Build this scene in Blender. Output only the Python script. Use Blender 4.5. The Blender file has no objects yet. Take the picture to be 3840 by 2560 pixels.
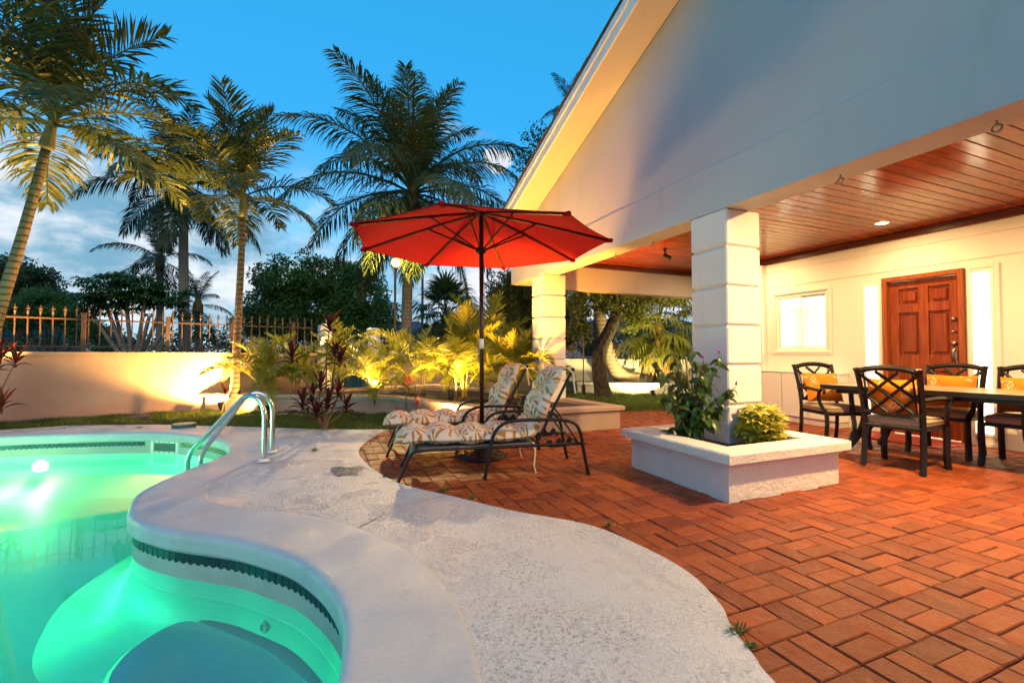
import bpy, bmesh, math, random
import numpy as np
from mathutils import Vector, Matrix
random.seed(7); RNG = np.random.default_rng(11)
sc = bpy.context.scene
COL = sc.collection
rad = math.radians

# ------------------------------------------------------------------ camera
F_PX, HORIZON, CAM_H = 1690.0, 1325.0, 1.08          # focal length and horizon in photo pixels (3840 wide), eye height
YAW, PITCH = rad(22.8), math.atan((HORIZON - 1280) / F_PX)
cam = bpy.data.cameras.new('camera'); cam_o = bpy.data.objects.new('camera', cam); COL.objects.link(cam_o)
cam_o.location = (0, 0, CAM_H); cam_o.rotation_euler = (math.pi / 2 + PITCH, 0, -YAW)
cam.sensor_width = 36; cam.lens = F_PX / 3840 * 36; cam.clip_start = .05; cam.clip_end = 3000
sc.camera = cam_o
_F = Vector((math.sin(YAW) * math.cos(PITCH), math.cos(YAW) * math.cos(PITCH), math.sin(PITCH)))
_R = Vector((math.cos(YAW), -math.sin(YAW), 0)); _U = _R.cross(_F)
def ray(x, y): return _F + _R * ((x - 1920) / F_PX) - _U * ((y - 1280) / F_PX)
def gz(x, y, z=0.0):
    d = ray(x, y); return Vector((0, 0, CAM_H)) + d * ((z - CAM_H) / d.z)
def plan(x, y, D): return Vector((0, 0, CAM_H)) + ray(x, y) * D

# ------------------------------------------------------------------ render settings, world, sun
sc.render.engine = 'CYCLES'
sc.cycles.use_denoising = True
sc.cycles.max_bounces = 8; sc.cycles.diffuse_bounces = 4; sc.cycles.glossy_bounces = 3
sc.cycles.transparent_max_bounces = 12; sc.cycles.transmission_bounces = 4; sc.cycles.volume_bounces = 0
sc.cycles.sample_clamp_indirect = 6.0; sc.cycles.caustics_reflective = False; sc.cycles.caustics_refractive = False
sc.view_settings.view_transform = 'Standard'; sc.view_settings.look = 'None'
sc.view_settings.exposure = 1.0; sc.view_settings.gamma = 1.0

SUN_EL, SUN_ROT = rad(9), rad(183)
world = bpy.data.worlds.new('World'); sc.world = world; world.use_nodes = True
wt = world.node_tree; wn, wl = wt.nodes, wt.links
bg = wn['Background']; bg.inputs[1].default_value = 0.15
sky = wn.new('ShaderNodeTexSky'); sky.sky_type = 'NISHITA'; sky.sun_disc = False
sky.sun_elevation = SUN_EL; sky.sun_rotation = SUN_ROT; sky.ozone_density = 7.0; sky.dust_density = .2; sky.air_density = 1.0
def wmath(op, a, b=None, clamp=False):
    n = wn.new('ShaderNodeMath'); n.operation = op; n.use_clamp = clamp
    for i, q in enumerate((a, b)):
        if q is None: continue
        if isinstance(q, (int, float)): n.inputs[i].default_value = q
        else: wl.new(q, n.inputs[i])
    return n.outputs[0]
def wmix(fac, a, b, blend='MIX'):
    n = wn.new('ShaderNodeMix'); n.data_type = 'RGBA'; n.blend_type = blend
    for i, q in ((0, fac), (6, a), (7, b)):
        if isinstance(q, (int, float)): n.inputs[i].default_value = q
        elif isinstance(q, tuple): n.inputs[i].default_value = q
        else: wl.new(q, n.inputs[i])
    return n.outputs[2]
def wramp(fac, p0, p1):
    n = wn.new('ShaderNodeMapRange'); n.interpolation_type = 'SMOOTHSTEP'
    n.inputs[1].default_value = p0; n.inputs[2].default_value = p1
    wl.new(fac, n.inputs[0]); return n.outputs[0]
tc = wn.new('ShaderNodeTexCoord'); sep = wn.new('ShaderNodeSeparateXYZ'); wl.new(tc.outputs['Generated'], sep.inputs[0])
DX, DY, DZ = sep.outputs
# air brightens to a pale band over the horizon
haze_f = wmath('MULTIPLY', wmath('SUBTRACT', 1.0, wramp(DZ, -.02, .46)), .84)
azure = wmix(.55, sky.outputs[0], (.10, 1.95, 3.5, 1))
base = wmix(haze_f, azure, (1.75, 3.0, 3.5, 1))
# clouds: noise on the sky dome flattened towards the horizon
mapn = wn.new('ShaderNodeMapping'); mapn.inputs['Scale'].default_value = (1.0, 1.0, 2.1); mapn.inputs['Location'].default_value = (.37, .11, .25)
wl.new(tc.outputs['Generated'], mapn.inputs[0])
def wnoise(scale, detail, rough, dist=0.0):
    n = wn.new('ShaderNodeTexNoise'); n.inputs['Scale'].default_value = scale; n.inputs['Detail'].default_value = detail
    n.inputs['Roughness'].default_value = rough; n.inputs['Distortion'].default_value = dist
    wl.new(mapn.outputs[0], n.inputs['Vector']); return n.outputs['Fac']
n1 = wnoise(2.3, 8, .56, .35); n2 = wnoise(5.2, 6, .6)
low = wmath('SUBTRACT', 1.0, wramp(DZ, .12, .46))
cl = wmath('MULTIPLY', wramp(wmath('ADD', n1, wmath('MULTIPLY', wmath('SUBTRACT', low, .5), .30)), .485, .62), wramp(DZ, -.03, .05))
shade = wramp(wmath('SUBTRACT', n2, wmath('MULTIPLY', DZ, .25)), .34, .56)
ccol = wmix(shade, (.70, 1.45, 2.0, 1), (3.3, 3.35, 3.5, 1))
withc = wmix(wmath('MULTIPLY', cl, .90), base, ccol)
# one small bright cumulus low over the palms
def blob(d, r, amp=1.0):
    v = wn.new('ShaderNodeVectorMath'); v.operation = 'DISTANCE'; wl.new(tc.outputs['Generated'], v.inputs[0]); v.inputs[1].default_value = d
    return wmath('MULTIPLY', wmath('SUBTRACT', 1.0, wmath('DIVIDE', v.outputs['Value'], r), True), amp)
bl = None
for bx, by, br in ((1845, 592, .030), (1872, 606, .034), (1898, 594, .024), (1862, 625, .022)):
    d = ray(bx, by).normalized(); q = blob(tuple(d), br, 1.6); bl = q if bl is None else wmath('MAXIMUM', bl, q)
n3 = wnoise(26, 5, .6)
bl = wramp(wmath('ADD', bl, wmath('MULTIPLY', wmath('SUBTRACT', n3, .5), 1.3)), .35, .85)
final = wmix(bl, withc, (2.7, 2.85, 3.15, 1))
wl.new(final, bg.inputs[0])

sun = bpy.data.lights.new('sun', 'SUN'); sun_o = bpy.data.objects.new('sun', sun); COL.objects.link(sun_o)
sun.energy = .55; sun.angle = rad(40); sun.color = (1, .74, .48)
_sd = Vector((math.sin(SUN_ROT) * math.cos(rad(32)), math.cos(SUN_ROT) * math.cos(rad(32)), math.sin(rad(32))))
sun_o.rotation_euler = _sd.to_track_quat('Z', 'Y').to_euler()

# ------------------------------------------------------------------ mesh helpers
class MB:
    def __init__(s): s.v = []; s.f = []; s.uv = None
    def add(s, vs, fs):
        o = len(s.v); s.v += [tuple(p) for p in vs]; s.f += [tuple(i + o for i in f) for f in fs]; return s
    def box(s, x0, y0, z0, x1, y1, z1, b=0.0, M=None):
        if b <= 0:
            vs = [(x, y, z) for x in (x0, x1) for y in (y0, y1) for z in (z0, z1)]
            fs = [(0, 1, 3, 2), (4, 6, 7, 5), (0, 4, 5, 1), (2, 3, 7, 6), (0, 2, 6, 4), (1, 5, 7, 3)]
        else:
            c = ((x0 + x1) / 2, (y0 + y1) / 2, (z0 + z1) / 2); h = ((x1 - x0) / 2, (y1 - y0) / 2, (z1 - z0) / 2)
            vs = []; idx = {}
            for sx in (-1, 1):
                for sy in (-1, 1):
                    for sz in (-1, 1):
                        sg = (sx, sy, sz)
                        for a in range(3):
                            idx[(sg, a)] = len(vs)
                            vs.append(tuple(c[k] + sg[k] * (h[k] if k == a else h[k] - b) for k in range(3)))
            fs = []
            for a in range(3):
                b1, b2 = (a + 1) % 3, (a + 2) % 3
                for sg in (-1, 1):
                    q = []
                    for u, w in ((-1, -1), (1, -1), (1, 1), (-1, 1)):
                        t = [0, 0, 0]; t[a] = sg; t[b1] = u; t[b2] = w; q.append(idx[(tuple(t), a)])
                    fs.append(tuple(q if sg > 0 else q[::-1]))
                for u in (-1, 1):
                    for w in (-1, 1):
                        t0 = [0, 0, 0]; t1 = [0, 0, 0]
                        t0[a] = -1; t1[a] = 1; t0[b1] = t1[b1] = u; t0[b2] = t1[b2] = w
                        q = [idx[(tuple(t0), b1)], idx[(tuple(t1), b1)], idx[(tuple(t1), b2)], idx[(tuple(t0), b2)]]
                        fs.append(tuple(q if u * w < 0 else q[::-1]))
            for sx in (-1, 1):
                for sy in (-1, 1):
                    for sz in (-1, 1):
                        t = (sx, sy, sz); q = [idx[(t, 0)], idx[(t, 1)], idx[(t, 2)]]
                        fs.append(tuple(q if sx * sy * sz > 0 else q[::-1]))
        if M is not None: vs = [tuple(M @ Vector(p)) for p in vs]
        return s.add(vs, fs)
    def tube(s, pts, r, n=8, cap=True, closed=False, flat=1.0):
        pts = [Vector(p) for p in pts]; m = len(pts)
        rs = [r] * m if isinstance(r, (int, float)) else list(r)
        vs = []; ref = None
        for i, p in enumerate(pts):
            if closed: t = pts[(i + 1) % m] - pts[i - 1]
            else: t = pts[min(i + 1, m - 1)] - pts[max(i - 1, 0)]
            t.normalize()
            if ref is None:
                a = Vector((0, 0, 1)) if abs(t.z) < .9 else Vector((1, 0, 0)); ref = (a - t * a.dot(t)).normalized()
            else:
                ref = ref - t * ref.dot(t)
                ref = ref.normalized() if ref.length > 1e-6 else t.orthogonal().normalized()
            b = t.cross(ref)
            for k in range(n):
                g = 2 * math.pi * k / n; vs.append(tuple(p + (ref * math.cos(g) + b * math.sin(g) * flat) * rs[i]))
        fs = []
        for i in range(m if closed else m - 1):
            j = (i + 1) % m
            for k in range(n): fs.append((i * n + k, i * n + (k + 1) % n, j * n + (k + 1) % n, j * n + k))
        if cap and not closed: fs += [tuple(range(n))[::-1], tuple((m - 1) * n + k for k in range(n))]
        return s.add(vs, fs)
    def lathe(s, prof, n=24, c=(0, 0, 0), cap=True):
        vs = []; fs = []
        for r, z in prof:
            for k in range(n):
                g = 2 * math.pi * k / n; vs.append((c[0] + r * math.cos(g), c[1] + r * math.sin(g), c[2] + z))
        for i in range(len(prof) - 1):
            for k in range(n): fs.append((i * n + k, i * n + (k + 1) % n, (i + 1) * n + (k + 1) % n, (i + 1) * n + k))
        if cap: fs += [tuple(range(n))[::-1], tuple((len(prof) - 1) * n + k for k in range(n))]
        return s.add(vs, fs)
    def prism(s, poly, z0, z1):
        n = len(poly); vs = [(p[0], p[1], z0) for p in poly] + [(p[0], p[1], z1) for p in poly]
        fs = [tuple(range(n))[::-1], tuple(range(n, 2 * n))] + [(i, (i + 1) % n, n + (i + 1) % n, n + i) for i in range(n)]
        return s.add(vs, fs)
    def mesh(s, name, mat, smooth=False):
        me = bpy.data.meshes.new(name); me.from_pydata(s.v, [], s.f); me.materials.append(mat)
        if smooth: me.shade_smooth()
        me.update(); return me
    def build(s, name, mat, parent=None, smooth=False, loc=None, rotz=0, **kw):
        return link(name, s.mesh(name, mat, smooth), parent, loc, rotz, **kw)
def link(name, me, parent=None, loc=None, rotz=0, label=None, cat=None, group=None, kind=None):
    o = bpy.data.objects.new(name, me); COL.objects.link(o)
    if parent is not None: o.parent = parent
    if loc is not None: o.location = loc
    if rotz: o.rotation_euler = (0, 0, rotz)
    return tag(o, label, cat, group, kind)
def tag(o, label=None, cat=None, group=None, kind=None):
    if label: o['label'] = label
    if cat: o['category'] = cat
    if group: o['group'] = group
    if kind: o['kind'] = kind
    return o
def thing(name, label, cat, loc=(0, 0, 0), rotz=0, group=None, kind=None):
    o = bpy.data.objects.new(name, None); COL.objects.link(o); o.empty_display_size = .1
    o.location = loc; o.rotation_euler = (0, 0, rotz); return tag(o, label, cat, group, kind)
def copy_tree(o, parent=None):
    c = o.copy(); COL.objects.link(c); c.parent = parent
    for ch in list(o.children): copy_tree(ch, c)
    return c
def np_mesh(name, V, tris_or_quads, mat, smooth=False):
    """V (n,3) float, faces (m,k) int array of one size"""
    me = bpy.data.meshes.new(name); V = np.asarray(V, dtype=np.float32); Q = np.asarray(tris_or_quads, dtype=np.int32)
    me.vertices.add(len(V)); me.vertices.foreach_set('co', V.ravel())
    k = Q.shape[1]; me.loops.add(Q.size); me.loops.foreach_set('vertex_index', Q.ravel())
    me.polygons.add(len(Q)); me.polygons.foreach_set('loop_start', np.arange(0, Q.size, k, dtype=np.int32))
    me.update(calc_edges=True); me.materials.append(mat)
    if smooth: me.shade_smooth()
    return me
def fill(loops, z):
    """triangulated flat sheet bounded by loops (first outer, others holes)"""
    bm = bmesh.new(); es = []
    for lp in loops:
        vs = [bm.verts.new((p[0], p[1], z)) for p in lp]
        es += [bm.edges.new((vs[i], vs[(i + 1) % len(vs)])) for i in range(len(vs))]
    bmesh.ops.triangle_fill(bm, use_beauty=True, use_dissolve=False, edges=es)
    bmesh.ops.recalc_face_normals(bm, faces=bm.faces)
    if bm.faces and sum(f.normal.z for f in bm.faces) < 0: bmesh.ops.reverse_faces(bm, faces=bm.faces)
    return bm
def bm_obj(name, bm, mat, parent=None, smooth=False, **kw):
    me = bpy.data.meshes.new(name); bm.to_mesh(me); bm.free(); me.materials.append(mat)
    if smooth: me.shade_smooth()
    return link(name, me, parent, **kw)
def smooth_loop(pts, sub=6, closed=True):
    P = [np.array(p, float) for p in pts]; n = len(P); out = []
    for i in range(n if closed else n - 1):
        if closed: a, b, c, d = P[i - 1], P[i], P[(i + 1) % n], P[(i + 2) % n]
        else: a, b, c, d = P[max(i - 1, 0)], P[i], P[i + 1], P[min(i + 2, n - 1)]
        for k in range(sub):
            t = k / sub
            out.append(.5 * (2 * b + (c - a) * t + (2 * a - 5 * b + 4 * c - d) * t * t + (3 * b - a - 3 * c + d) * t ** 3))
    if not closed: out.append(P[-1])
    return np.array(out)
def loop_normals(L):
    t = np.roll(L, -1, 0) - np.roll(L, 1, 0); t /= np.linalg.norm(t, axis=1)[:, None]
    n = np.stack([t[:, 1], -t[:, 0]], 1)
    area = np.sum(L[:, 0] * np.roll(L[:, 1], -1) - np.roll(L[:, 0], -1) * L[:, 1])
    return n if area > 0 else -n           # pointing out of the loop
def inside(poly, x, y):
    c = False; n = len(poly); j = n - 1
    for i in range(n):
        xi, yi = poly[i][0], poly[i][1]; xj, yj = poly[j][0], poly[j][1]
        if (yi > y) != (yj > y) and x < (xj - xi) * (y - yi) / (yj - yi) + xi: c = not c
        j = i
    return c

# ------------------------------------------------------------------ material helpers
class NT:
    def __init__(s, name):
        s.m = bpy.data.materials.new(name); s.m.use_nodes = True; s.t = s.m.node_tree; s.n = s.t.nodes; s.l = s.t.links
        s.p = s.n['Principled BSDF']; s.out = s.n['Material Output']
    def inp(s, node, i, q):
        if q is None: return
        if hasattr(q, 'is_output'): s.l.new(q, node.inputs[i])
        elif isinstance(q, tuple) and len(q) == 3 and node.inputs[i].type == 'RGBA': node.inputs[i].default_value = (*q, 1)
        else: node.inputs[i].default_value = q
    def pos(s, world=True):
        if world: return s.n.new('ShaderNodeNewGeometry').outputs['Position']
        return s.n.new('ShaderNodeTexCoord').outputs['Object']
    def mapping(s, vec, scale=(1, 1, 1), loc=(0, 0, 0), rot=(0, 0, 0)):
        m = s.n.new('ShaderNodeMapping'); s.inp(m, 0, vec); m.inputs['Scale'].default_value = scale
        m.inputs['Location'].default_value = loc; m.inputs['Rotation'].default_value = rot; return m.outputs[0]
    def noise(s, vec, scale, detail=4, rough=.55, dist=0.0):
        n = s.n.new('ShaderNodeTexNoise'); s.inp(n, 'Vector', vec); n.inputs['Scale'].default_value = scale
        n.inputs['Detail'].default_value = detail; n.inputs['Roughness'].default_value = rough; n.inputs['Distortion'].default_value = dist
        return n.outputs['Fac']
    def voro(s, vec, scale, feature='F1', out='Distance', rnd=1.0, dims='3D'):
        n = s.n.new('ShaderNodeTexVoronoi'); n.feature = feature; n.voronoi_dimensions = dims; s.inp(n, 'Vector', vec)
        n.inputs['Scale'].default_value = scale; n.inputs['Randomness'].default_value = rnd; return n.outputs[out]
    def math(s, op, a, b=None, clamp=False):
        n = s.n.new('ShaderNodeMath'); n.operation = op; n.use_clamp = clamp; s.inp(n, 0, a); s.inp(n, 1, b); return n.outputs[0]
    def ramp(s, f, a, b, lo=0.0, hi=1.0):
        n = s.n.new('ShaderNodeMapRange'); n.interpolation_type = 'SMOOTHSTEP'; s.inp(n, 0, f)
        for i, q in ((1, a), (2, b), (3, lo), (4, hi)): n.inputs[i].default_value = q
        return n.outputs[0]
    def mix(s, f, a, b, blend='MIX'):
        n = s.n.new('ShaderNodeMix'); n.data_type = 'RGBA'; n.blend_type = blend; s.inp(n, 0, f); s.inp(n, 6, a); s.inp(n, 7, b); return n.outputs[2]
    def bump(s, h, strength=.3, dist=.01, prev=None):
        n = s.n.new('ShaderNodeBump'); n.inputs['Strength'].default_value = strength; n.inputs['Distance'].default_value = dist
        s.inp(n, 'Height', h)
        if prev is not None: s.l.new(prev, n.inputs['Normal'])
        return n.outputs[0]
    def set(s, **k):
        for a, q in k.items():
            s.inp(s.p, {'color': 'Base Color', 'rough': 'Roughness', 'metal': 'Metallic', 'normal': 'Normal', 'spec': 'Specular IOR Level',
                        'coat': 'Coat Weight', 'coat_rough': 'Coat Roughness', 'sheen': 'Sheen Weight', 'emit': 'Emission Color', 'emit_s': 'Emission Strength', 'alpha': 'Alpha'}[a], q)
        return s
    def rand(s): return s.n.new('ShaderNodeObjectInfo').outputs['Random']
    def translucent(s, col, fac):
        tr = s.n.new('ShaderNodeBsdfTranslucent'); s.inp(tr, 0, col); mx = s.n.new('ShaderNodeMixShader'); mx.inputs[0].default_value = fac
        s.l.new(s.p.outputs[0], mx.inputs[1]); s.l.new(tr.outputs[0], mx.inputs[2]); s.l.new(mx.outputs[0], s.out.inputs['Surface']); return s
def plain(name, col, rough=.5, metal=0.0, var=.12, scale=6.0, bump=.15, bscale=60.0, spec=None, world=True):
    t = NT(name); p = t.pos(world); n = t.noise(p, scale, 5)
    dark = tuple(c * (1 - var) for c in col); lite = tuple(min(1, c * (1 + var)) for c in col)
    t.set(color=t.mix(n, dark, lite), rough=t.ramp(t.noise(p, scale * 2.3, 3), .3, .7, max(.02, rough - .08), min(1, rough + .08)), metal=metal)
    if spec is not None: t.set(spec=spec)
    if bump: t.set(normal=t.bump(t.noise(p, bscale, 4), bump, .006))
    return t.m
def stucco(name, col, bscale=45, bstr=.35, stain=.10, dist=.008):
    t = NT(name); p = t.pos(); big = t.noise(p, 1.1, 6, .6); fine = t.noise(p, bscale, 5, .65); med = t.noise(p, bscale * .33, 3)
    dirt = t.ramp(t.noise(t.mapping(p, (2.2, 2.2, .5)), 1.6, 7, .7), .52, .8)
    c = t.mix(big, tuple(q * (1 - stain) for q in col), col); c = t.mix(t.math('MULTIPLY', dirt, .34), c, tuple(q * .55 for q in col))
    t.set(color=c, rough=.82, spec=.3, normal=t.bump(t.math('ADD', fine, med), bstr, dist)); return t.m
def leafmat(name, col, col2, rough=.45, transl=.3, tcol=None, spec=.35):
    t = NT(name); p = t.pos(); r = t.rand()
    n = t.noise(p, 3.5, 3); f = t.math('ADD', t.math('MULTIPLY', n, .8), t.math('MULTIPLY', r, .35), True)
    c = t.mix(f, col, col2); t.set(color=c, rough=rough, spec=spec)
    t.translucent(tcol or tuple(q * 1.3 for q in col2), transl); return t.m
def emis(name, col, s):
    t = NT(name); t.set(color=(.8, .8, .8), emit=col, emit_s=s); return t.m
# ------------------------------------------------------------------ materials
M = {}
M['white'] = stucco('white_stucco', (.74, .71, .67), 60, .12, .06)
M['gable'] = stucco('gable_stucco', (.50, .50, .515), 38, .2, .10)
M['planter'] = stucco('planter_stucco', (.73, .67, .60), 34, .75, .10, .012)
M['bed'] = stucco('bed_stucco', (.46, .34, .25), 40, .5, .18)
M['wall'] = stucco('boundary_stucco', (.44, .30, .23), 30, .4, .42)
M['wall_white'] = stucco('back_wall_stucco', (.72, .70, .64), 30, .3, .16)
M['trim'] = plain('white_trim', (.78, .76, .72), .45, var=.04, bump=.03)
M['iron'] = plain('fence_iron', (.085, .045, .028), .5, .3, var=.4, scale=18, bump=.25, bscale=120)
M['black'] = plain('black_metal', (.016, .015, .017), .38, .5, var=.3, scale=20, bump=.12, bscale=220)
M['gate'] = plain('gate_iron', (.02, .02, .022), .5, .4, var=.3)
M['bronze'] = plain('umbrella_pole', (.045, .018, .012), .35, .4, var=.25, scale=12, bump=.05)
M['steel'] = plain('rail_steel', (.62, .60, .56), .17, 1.0, var=.05, scale=20, bump=.03, bscale=300)
M['soil'] = plain('soil', (.045, .03, .02), .95, var=.5, scale=30, bump=1.0, bscale=70)
M['navy'] = None
M['tan'] = plain('tan_cushion', (.34, .255, .16), .9, var=.1, scale=40, bump=.2, bscale=700, world=False)
M['ribbon'] = plain('ribbon', (.62, .52, .38), .9)
M['brass'] = plain('lock_metal', (.42, .36, .27), .3, 1.0, var=.2, scale=40)
M['roof'] = plain('roof_shingle', (.055, .05, .05), .9, var=.3, scale=14, bump=.6)
M['dark_roof'] = plain('far_roof', (.05, .055, .065), .85, var=.2)
M['far_wall'] = plain('far_wall', (.55, .55, .55), .8)
M['rock'] = plain('rock', (.09, .06, .05), .9, var=.4, scale=16, bump=.8, bscale=30)
M['lid'] = plain('lid_green', (.05, .10, .09), .6, var=.2)
M['hose'] = plain('hose', (.45, .32, .22), .6)
M['mat_red'] = plain('door_mat', (.28, .035, .02), .95, var=.3, scale=60, bump=.6, bscale=400)
M['car'] = plain('car_paint', (.04, .05, .06), .2, .3)
M['rope'] = plain('rope_hook', (.30, .25, .16), .8)

def m_navy():
    t = NT('navy_tile'); r = t.rand(); t.set(color=t.mix(r, (.008, .018, .035), (.016, .034, .055)), rough=.35, spec=.3); return t.m
M['navy'] = m_navy()
def m_shell():
    t = NT('pool_shell'); p = t.pos(); n = t.noise(p, 1.3, 5)
    t.set(color=t.mix(n, (.70, .74, .72), (.80, .82, .80)), rough=.5, normal=t.bump(t.noise(p, 90, 3), .1, .004)); return t.m
M['shell'] = m_shell()
M['waterline'] = plain('shaded_plaster', (.36, .41, .38), .6, var=.2, scale=5, bump=.3, bscale=80)  # greyer than the shell, to paint the unlit wall under the coping
def m_coping():
    t = NT('coping_plaster'); p = t.pos(); n = t.noise(p, 2.0, 7, .65); s = t.noise(p, 230, 4, .65); st = t.ramp(t.noise(p, 7, 6, .7), .56, .75)
    c = t.mix(n, (.36, .38, .41), (.55, .555, .57)); c = t.mix(t.math('MULTIPLY', st, .5), c, (.26, .26, .27)); c = t.mix(t.math('MULTIPLY', t.ramp(t.noise(p, 75, 6, .8), .55, .64), .45), c, (.22, .22, .24))
    t.set(color=c, rough=t.ramp(t.noise(p, 3, 5), .35, .65, .30, .62), spec=.4, normal=t.bump(t.math('ADD', s, t.math('MULTIPLY', t.noise(p, 45, 5, .7), .7)), .45, .006)); return t.m
M['coping'] = m_coping()
def m_deck():
    t = NT('deck_concrete'); p = t.pos()
    big = t.noise(p, .8, 6, .6); v = t.math('MULTIPLY', t.voro(p, 85, 'SMOOTH_F1'), .5); grit = t.noise(p, 120, 5, .7); pit = t.ramp(t.noise(p, 64, 6, .8), .53, .62)
    patch = t.ramp(t.noise(p, 1.9, 4, .6), .42, .62)                                        # the texture is thicker in some places
    c = t.mix(big, (.45, .46, .48), (.66, .65, .65))
    pits = t.math('MULTIPLY', pit, t.math('ADD', t.math('MULTIPLY', patch, .62), .10))
    c = t.mix(pits, c, (.20, .20, .22)); c = t.mix(t.math('MULTIPLY', t.ramp(t.noise(p, 2.4, 8, .78), .52, .72), .5), c, (.30, .29, .28))
    h = t.math('ADD', t.math('MULTIPLY', grit, .7), t.math('SUBTRACT', v, t.math('MULTIPLY', pits, 1.4)))
    t.set(color=c, rough=t.ramp(t.noise(p, 1.2, 5, .6), .38, .62, .20, .55), spec=.5, normal=t.bump(h, .62, .012)); return t.m
M['deck'] = m_deck()
def m_brick():
    t = NT('stamped_brick'); p = t.pos(); r = t.rand()
    n = t.noise(p, 2.0, 6, .6); cell = t.noise(t.mapping(p, (4.6, 4.9, 1)), 1.0, 2)
    at_ = t.n.new('ShaderNodeAttribute'); at_.attribute_name = 'tone'; r = at_.outputs['Fac']; c = t.mix(t.math('ADD', t.math('MULTIPLY', r, .75), t.math('MULTIPLY', cell, .25)), (.145, .025, .008), (.33, .070, .018))
    c = t.mix(t.ramp(n, .4, .8), c, t.mix(r, (.15, .027, .009), (.30, .068, .020)))
    c = t.mix(t.math('MULTIPLY', t.ramp(t.noise(p, 11, 8, .8), .45, .72), .5), c, (.085, .026, .014)); c = t.mix(t.math('MULTIPLY', t.ramp(t.noise(p, 7, 6, .7), .58, .74), .35), c, (.42, .17, .08))
    h = t.math('ADD', t.noise(p, 30, 7, .7), t.math('MULTIPLY', t.noise(p, 160, 3), .35))
    t.set(color=c, rough=t.ramp(t.noise(p, 6, 4), .35, .7, .34, .66), spec=.28, normal=t.bump(h, .8, .012)); return t.m
M['brick'] = m_brick()
M['mortar'] = plain('mortar', (.085, .022, .010), .85, var=.3, scale=20, bump=.5, bscale=120)
def wood(name, c0, c1, axis, rough, coat=0.0, scale=1.0):
    t = NT(name); p = t.pos(); sc_ = [14, 14, 14]; sc_[axis] = .9
    p2 = t.mapping(p, tuple(q * scale for q in sc_)); g = t.noise(p2, 2.2, 7, .62, .5); r = t.rand()
    c = t.mix(t.ramp(g, .3, .72), c0, c1); c = t.mix(t.math('MULTIPLY', r, .45), c, tuple(q * .5 for q in c0))
    t.set(color=c, rough=rough, normal=t.bump(g, .07, .003), coat=coat, coat_rough=.12, spec=.22); return t.m
M['plank'] = wood('varnished_plank', (.20, .024, .003), (.40, .070, .008), 0, .16, .0)
M['crown'] = wood('dark_crown', (.07, .012, .008), (.13, .03, .014), 1, .3, .3)
M['door'] = wood('door_wood', (.17, .026, .006), (.34, .075, .015), 2, .32, .25)
M['frame_wood'] = wood('door_frame_wood', (.26, .055, .014), (.42, .12, .03), 2, .4, .15)
M['table_top'] = wood('table_top', (.30, .20, .12), (.50, .36, .22), 1, .35, .1, .6)

def m_water():
    t = NT('pool_water'); n = t.n; p = t.pos()
    h = t.math('ADD', t.noise(p, 2.4, 3, .5), t.math('MULTIPLY', t.noise(p, 9, 2), .12)); nb = t.bump(h, .035, .05)
    tr = n.new('ShaderNodeBsdfTransparent'); tr.inputs[0].default_value = (.97, 1, .99, 1)
    gl = n.new('ShaderNodeBsdfGlossy'); gl.inputs['Roughness'].default_value = .03; t.l.new(nb, gl.inputs['Normal'])
    fr = n.new('ShaderNodeFresnel'); fr.inputs['IOR'].default_value = 1.33; t.l.new(nb, fr.inputs['Normal'])
    mx = n.new('ShaderNodeMixShader'); t.l.new(fr.outputs[0], mx.inputs[0]); t.l.new(tr.outputs[0], mx.inputs[1]); t.l.new(gl.outputs[0], mx.inputs[2])
    t.l.new(mx.outputs[0], t.out.inputs['Surface'])
    va = n.new('ShaderNodeVolumeAbsorption'); va.inputs['Color'].default_value = (.04, .95, .78, 1); va.inputs['Density'].default_value = .55
    t.l.new(va.outputs[0], t.out.inputs['Volume']); n.remove(t.p); return t.m
M['water'] = m_water()
def m_puddle():
    t = NT('puddle_water'); t.set(color=(.26, .25, .25), rough=t.ramp(t.noise(t.pos(), 30, 4, .6), .45, .65, .03, .35), spec=.5); return t.m
M['puddle'] = m_puddle()
def m_glass():
    t = NT('window_glass'); n = t.n; tr = n.new('ShaderNodeBsdfTransparent'); gl = n.new('ShaderNodeBsdfGlossy'); gl.inputs['Roughness'].default_value = .01
    lw = n.new('ShaderNodeLayerWeight'); mx = n.new('ShaderNodeMixShader'); f5 = t.math('ADD', t.math('MULTIPLY', t.math('POWER', lw.outputs['Facing'], 5.0), .92), .04)
    t.l.new(f5, mx.inputs[0]); t.l.new(tr.outputs[0], mx.inputs[1]); t.l.new(gl.outputs[0], mx.inputs[2]); t.l.new(mx.outputs[0], t.out.inputs['Surface']); n.remove(t.p); return t.m
M['glass'] = m_glass()
def m_canopy():
    t = NT('red_canopy'); p = t.pos(); w = t.noise(p, 300, 2); big = t.noise(p, 3, 3)
    c = t.mix(big, (.36, .004, .010), (.44, .006, .013)); t.set(color=c, rough=.85, spec=.2, normal=t.bump(w, .15, .002)); t.translucent((.55, .005, .012), .34); return t.m
M['canopy'] = m_canopy()
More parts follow.
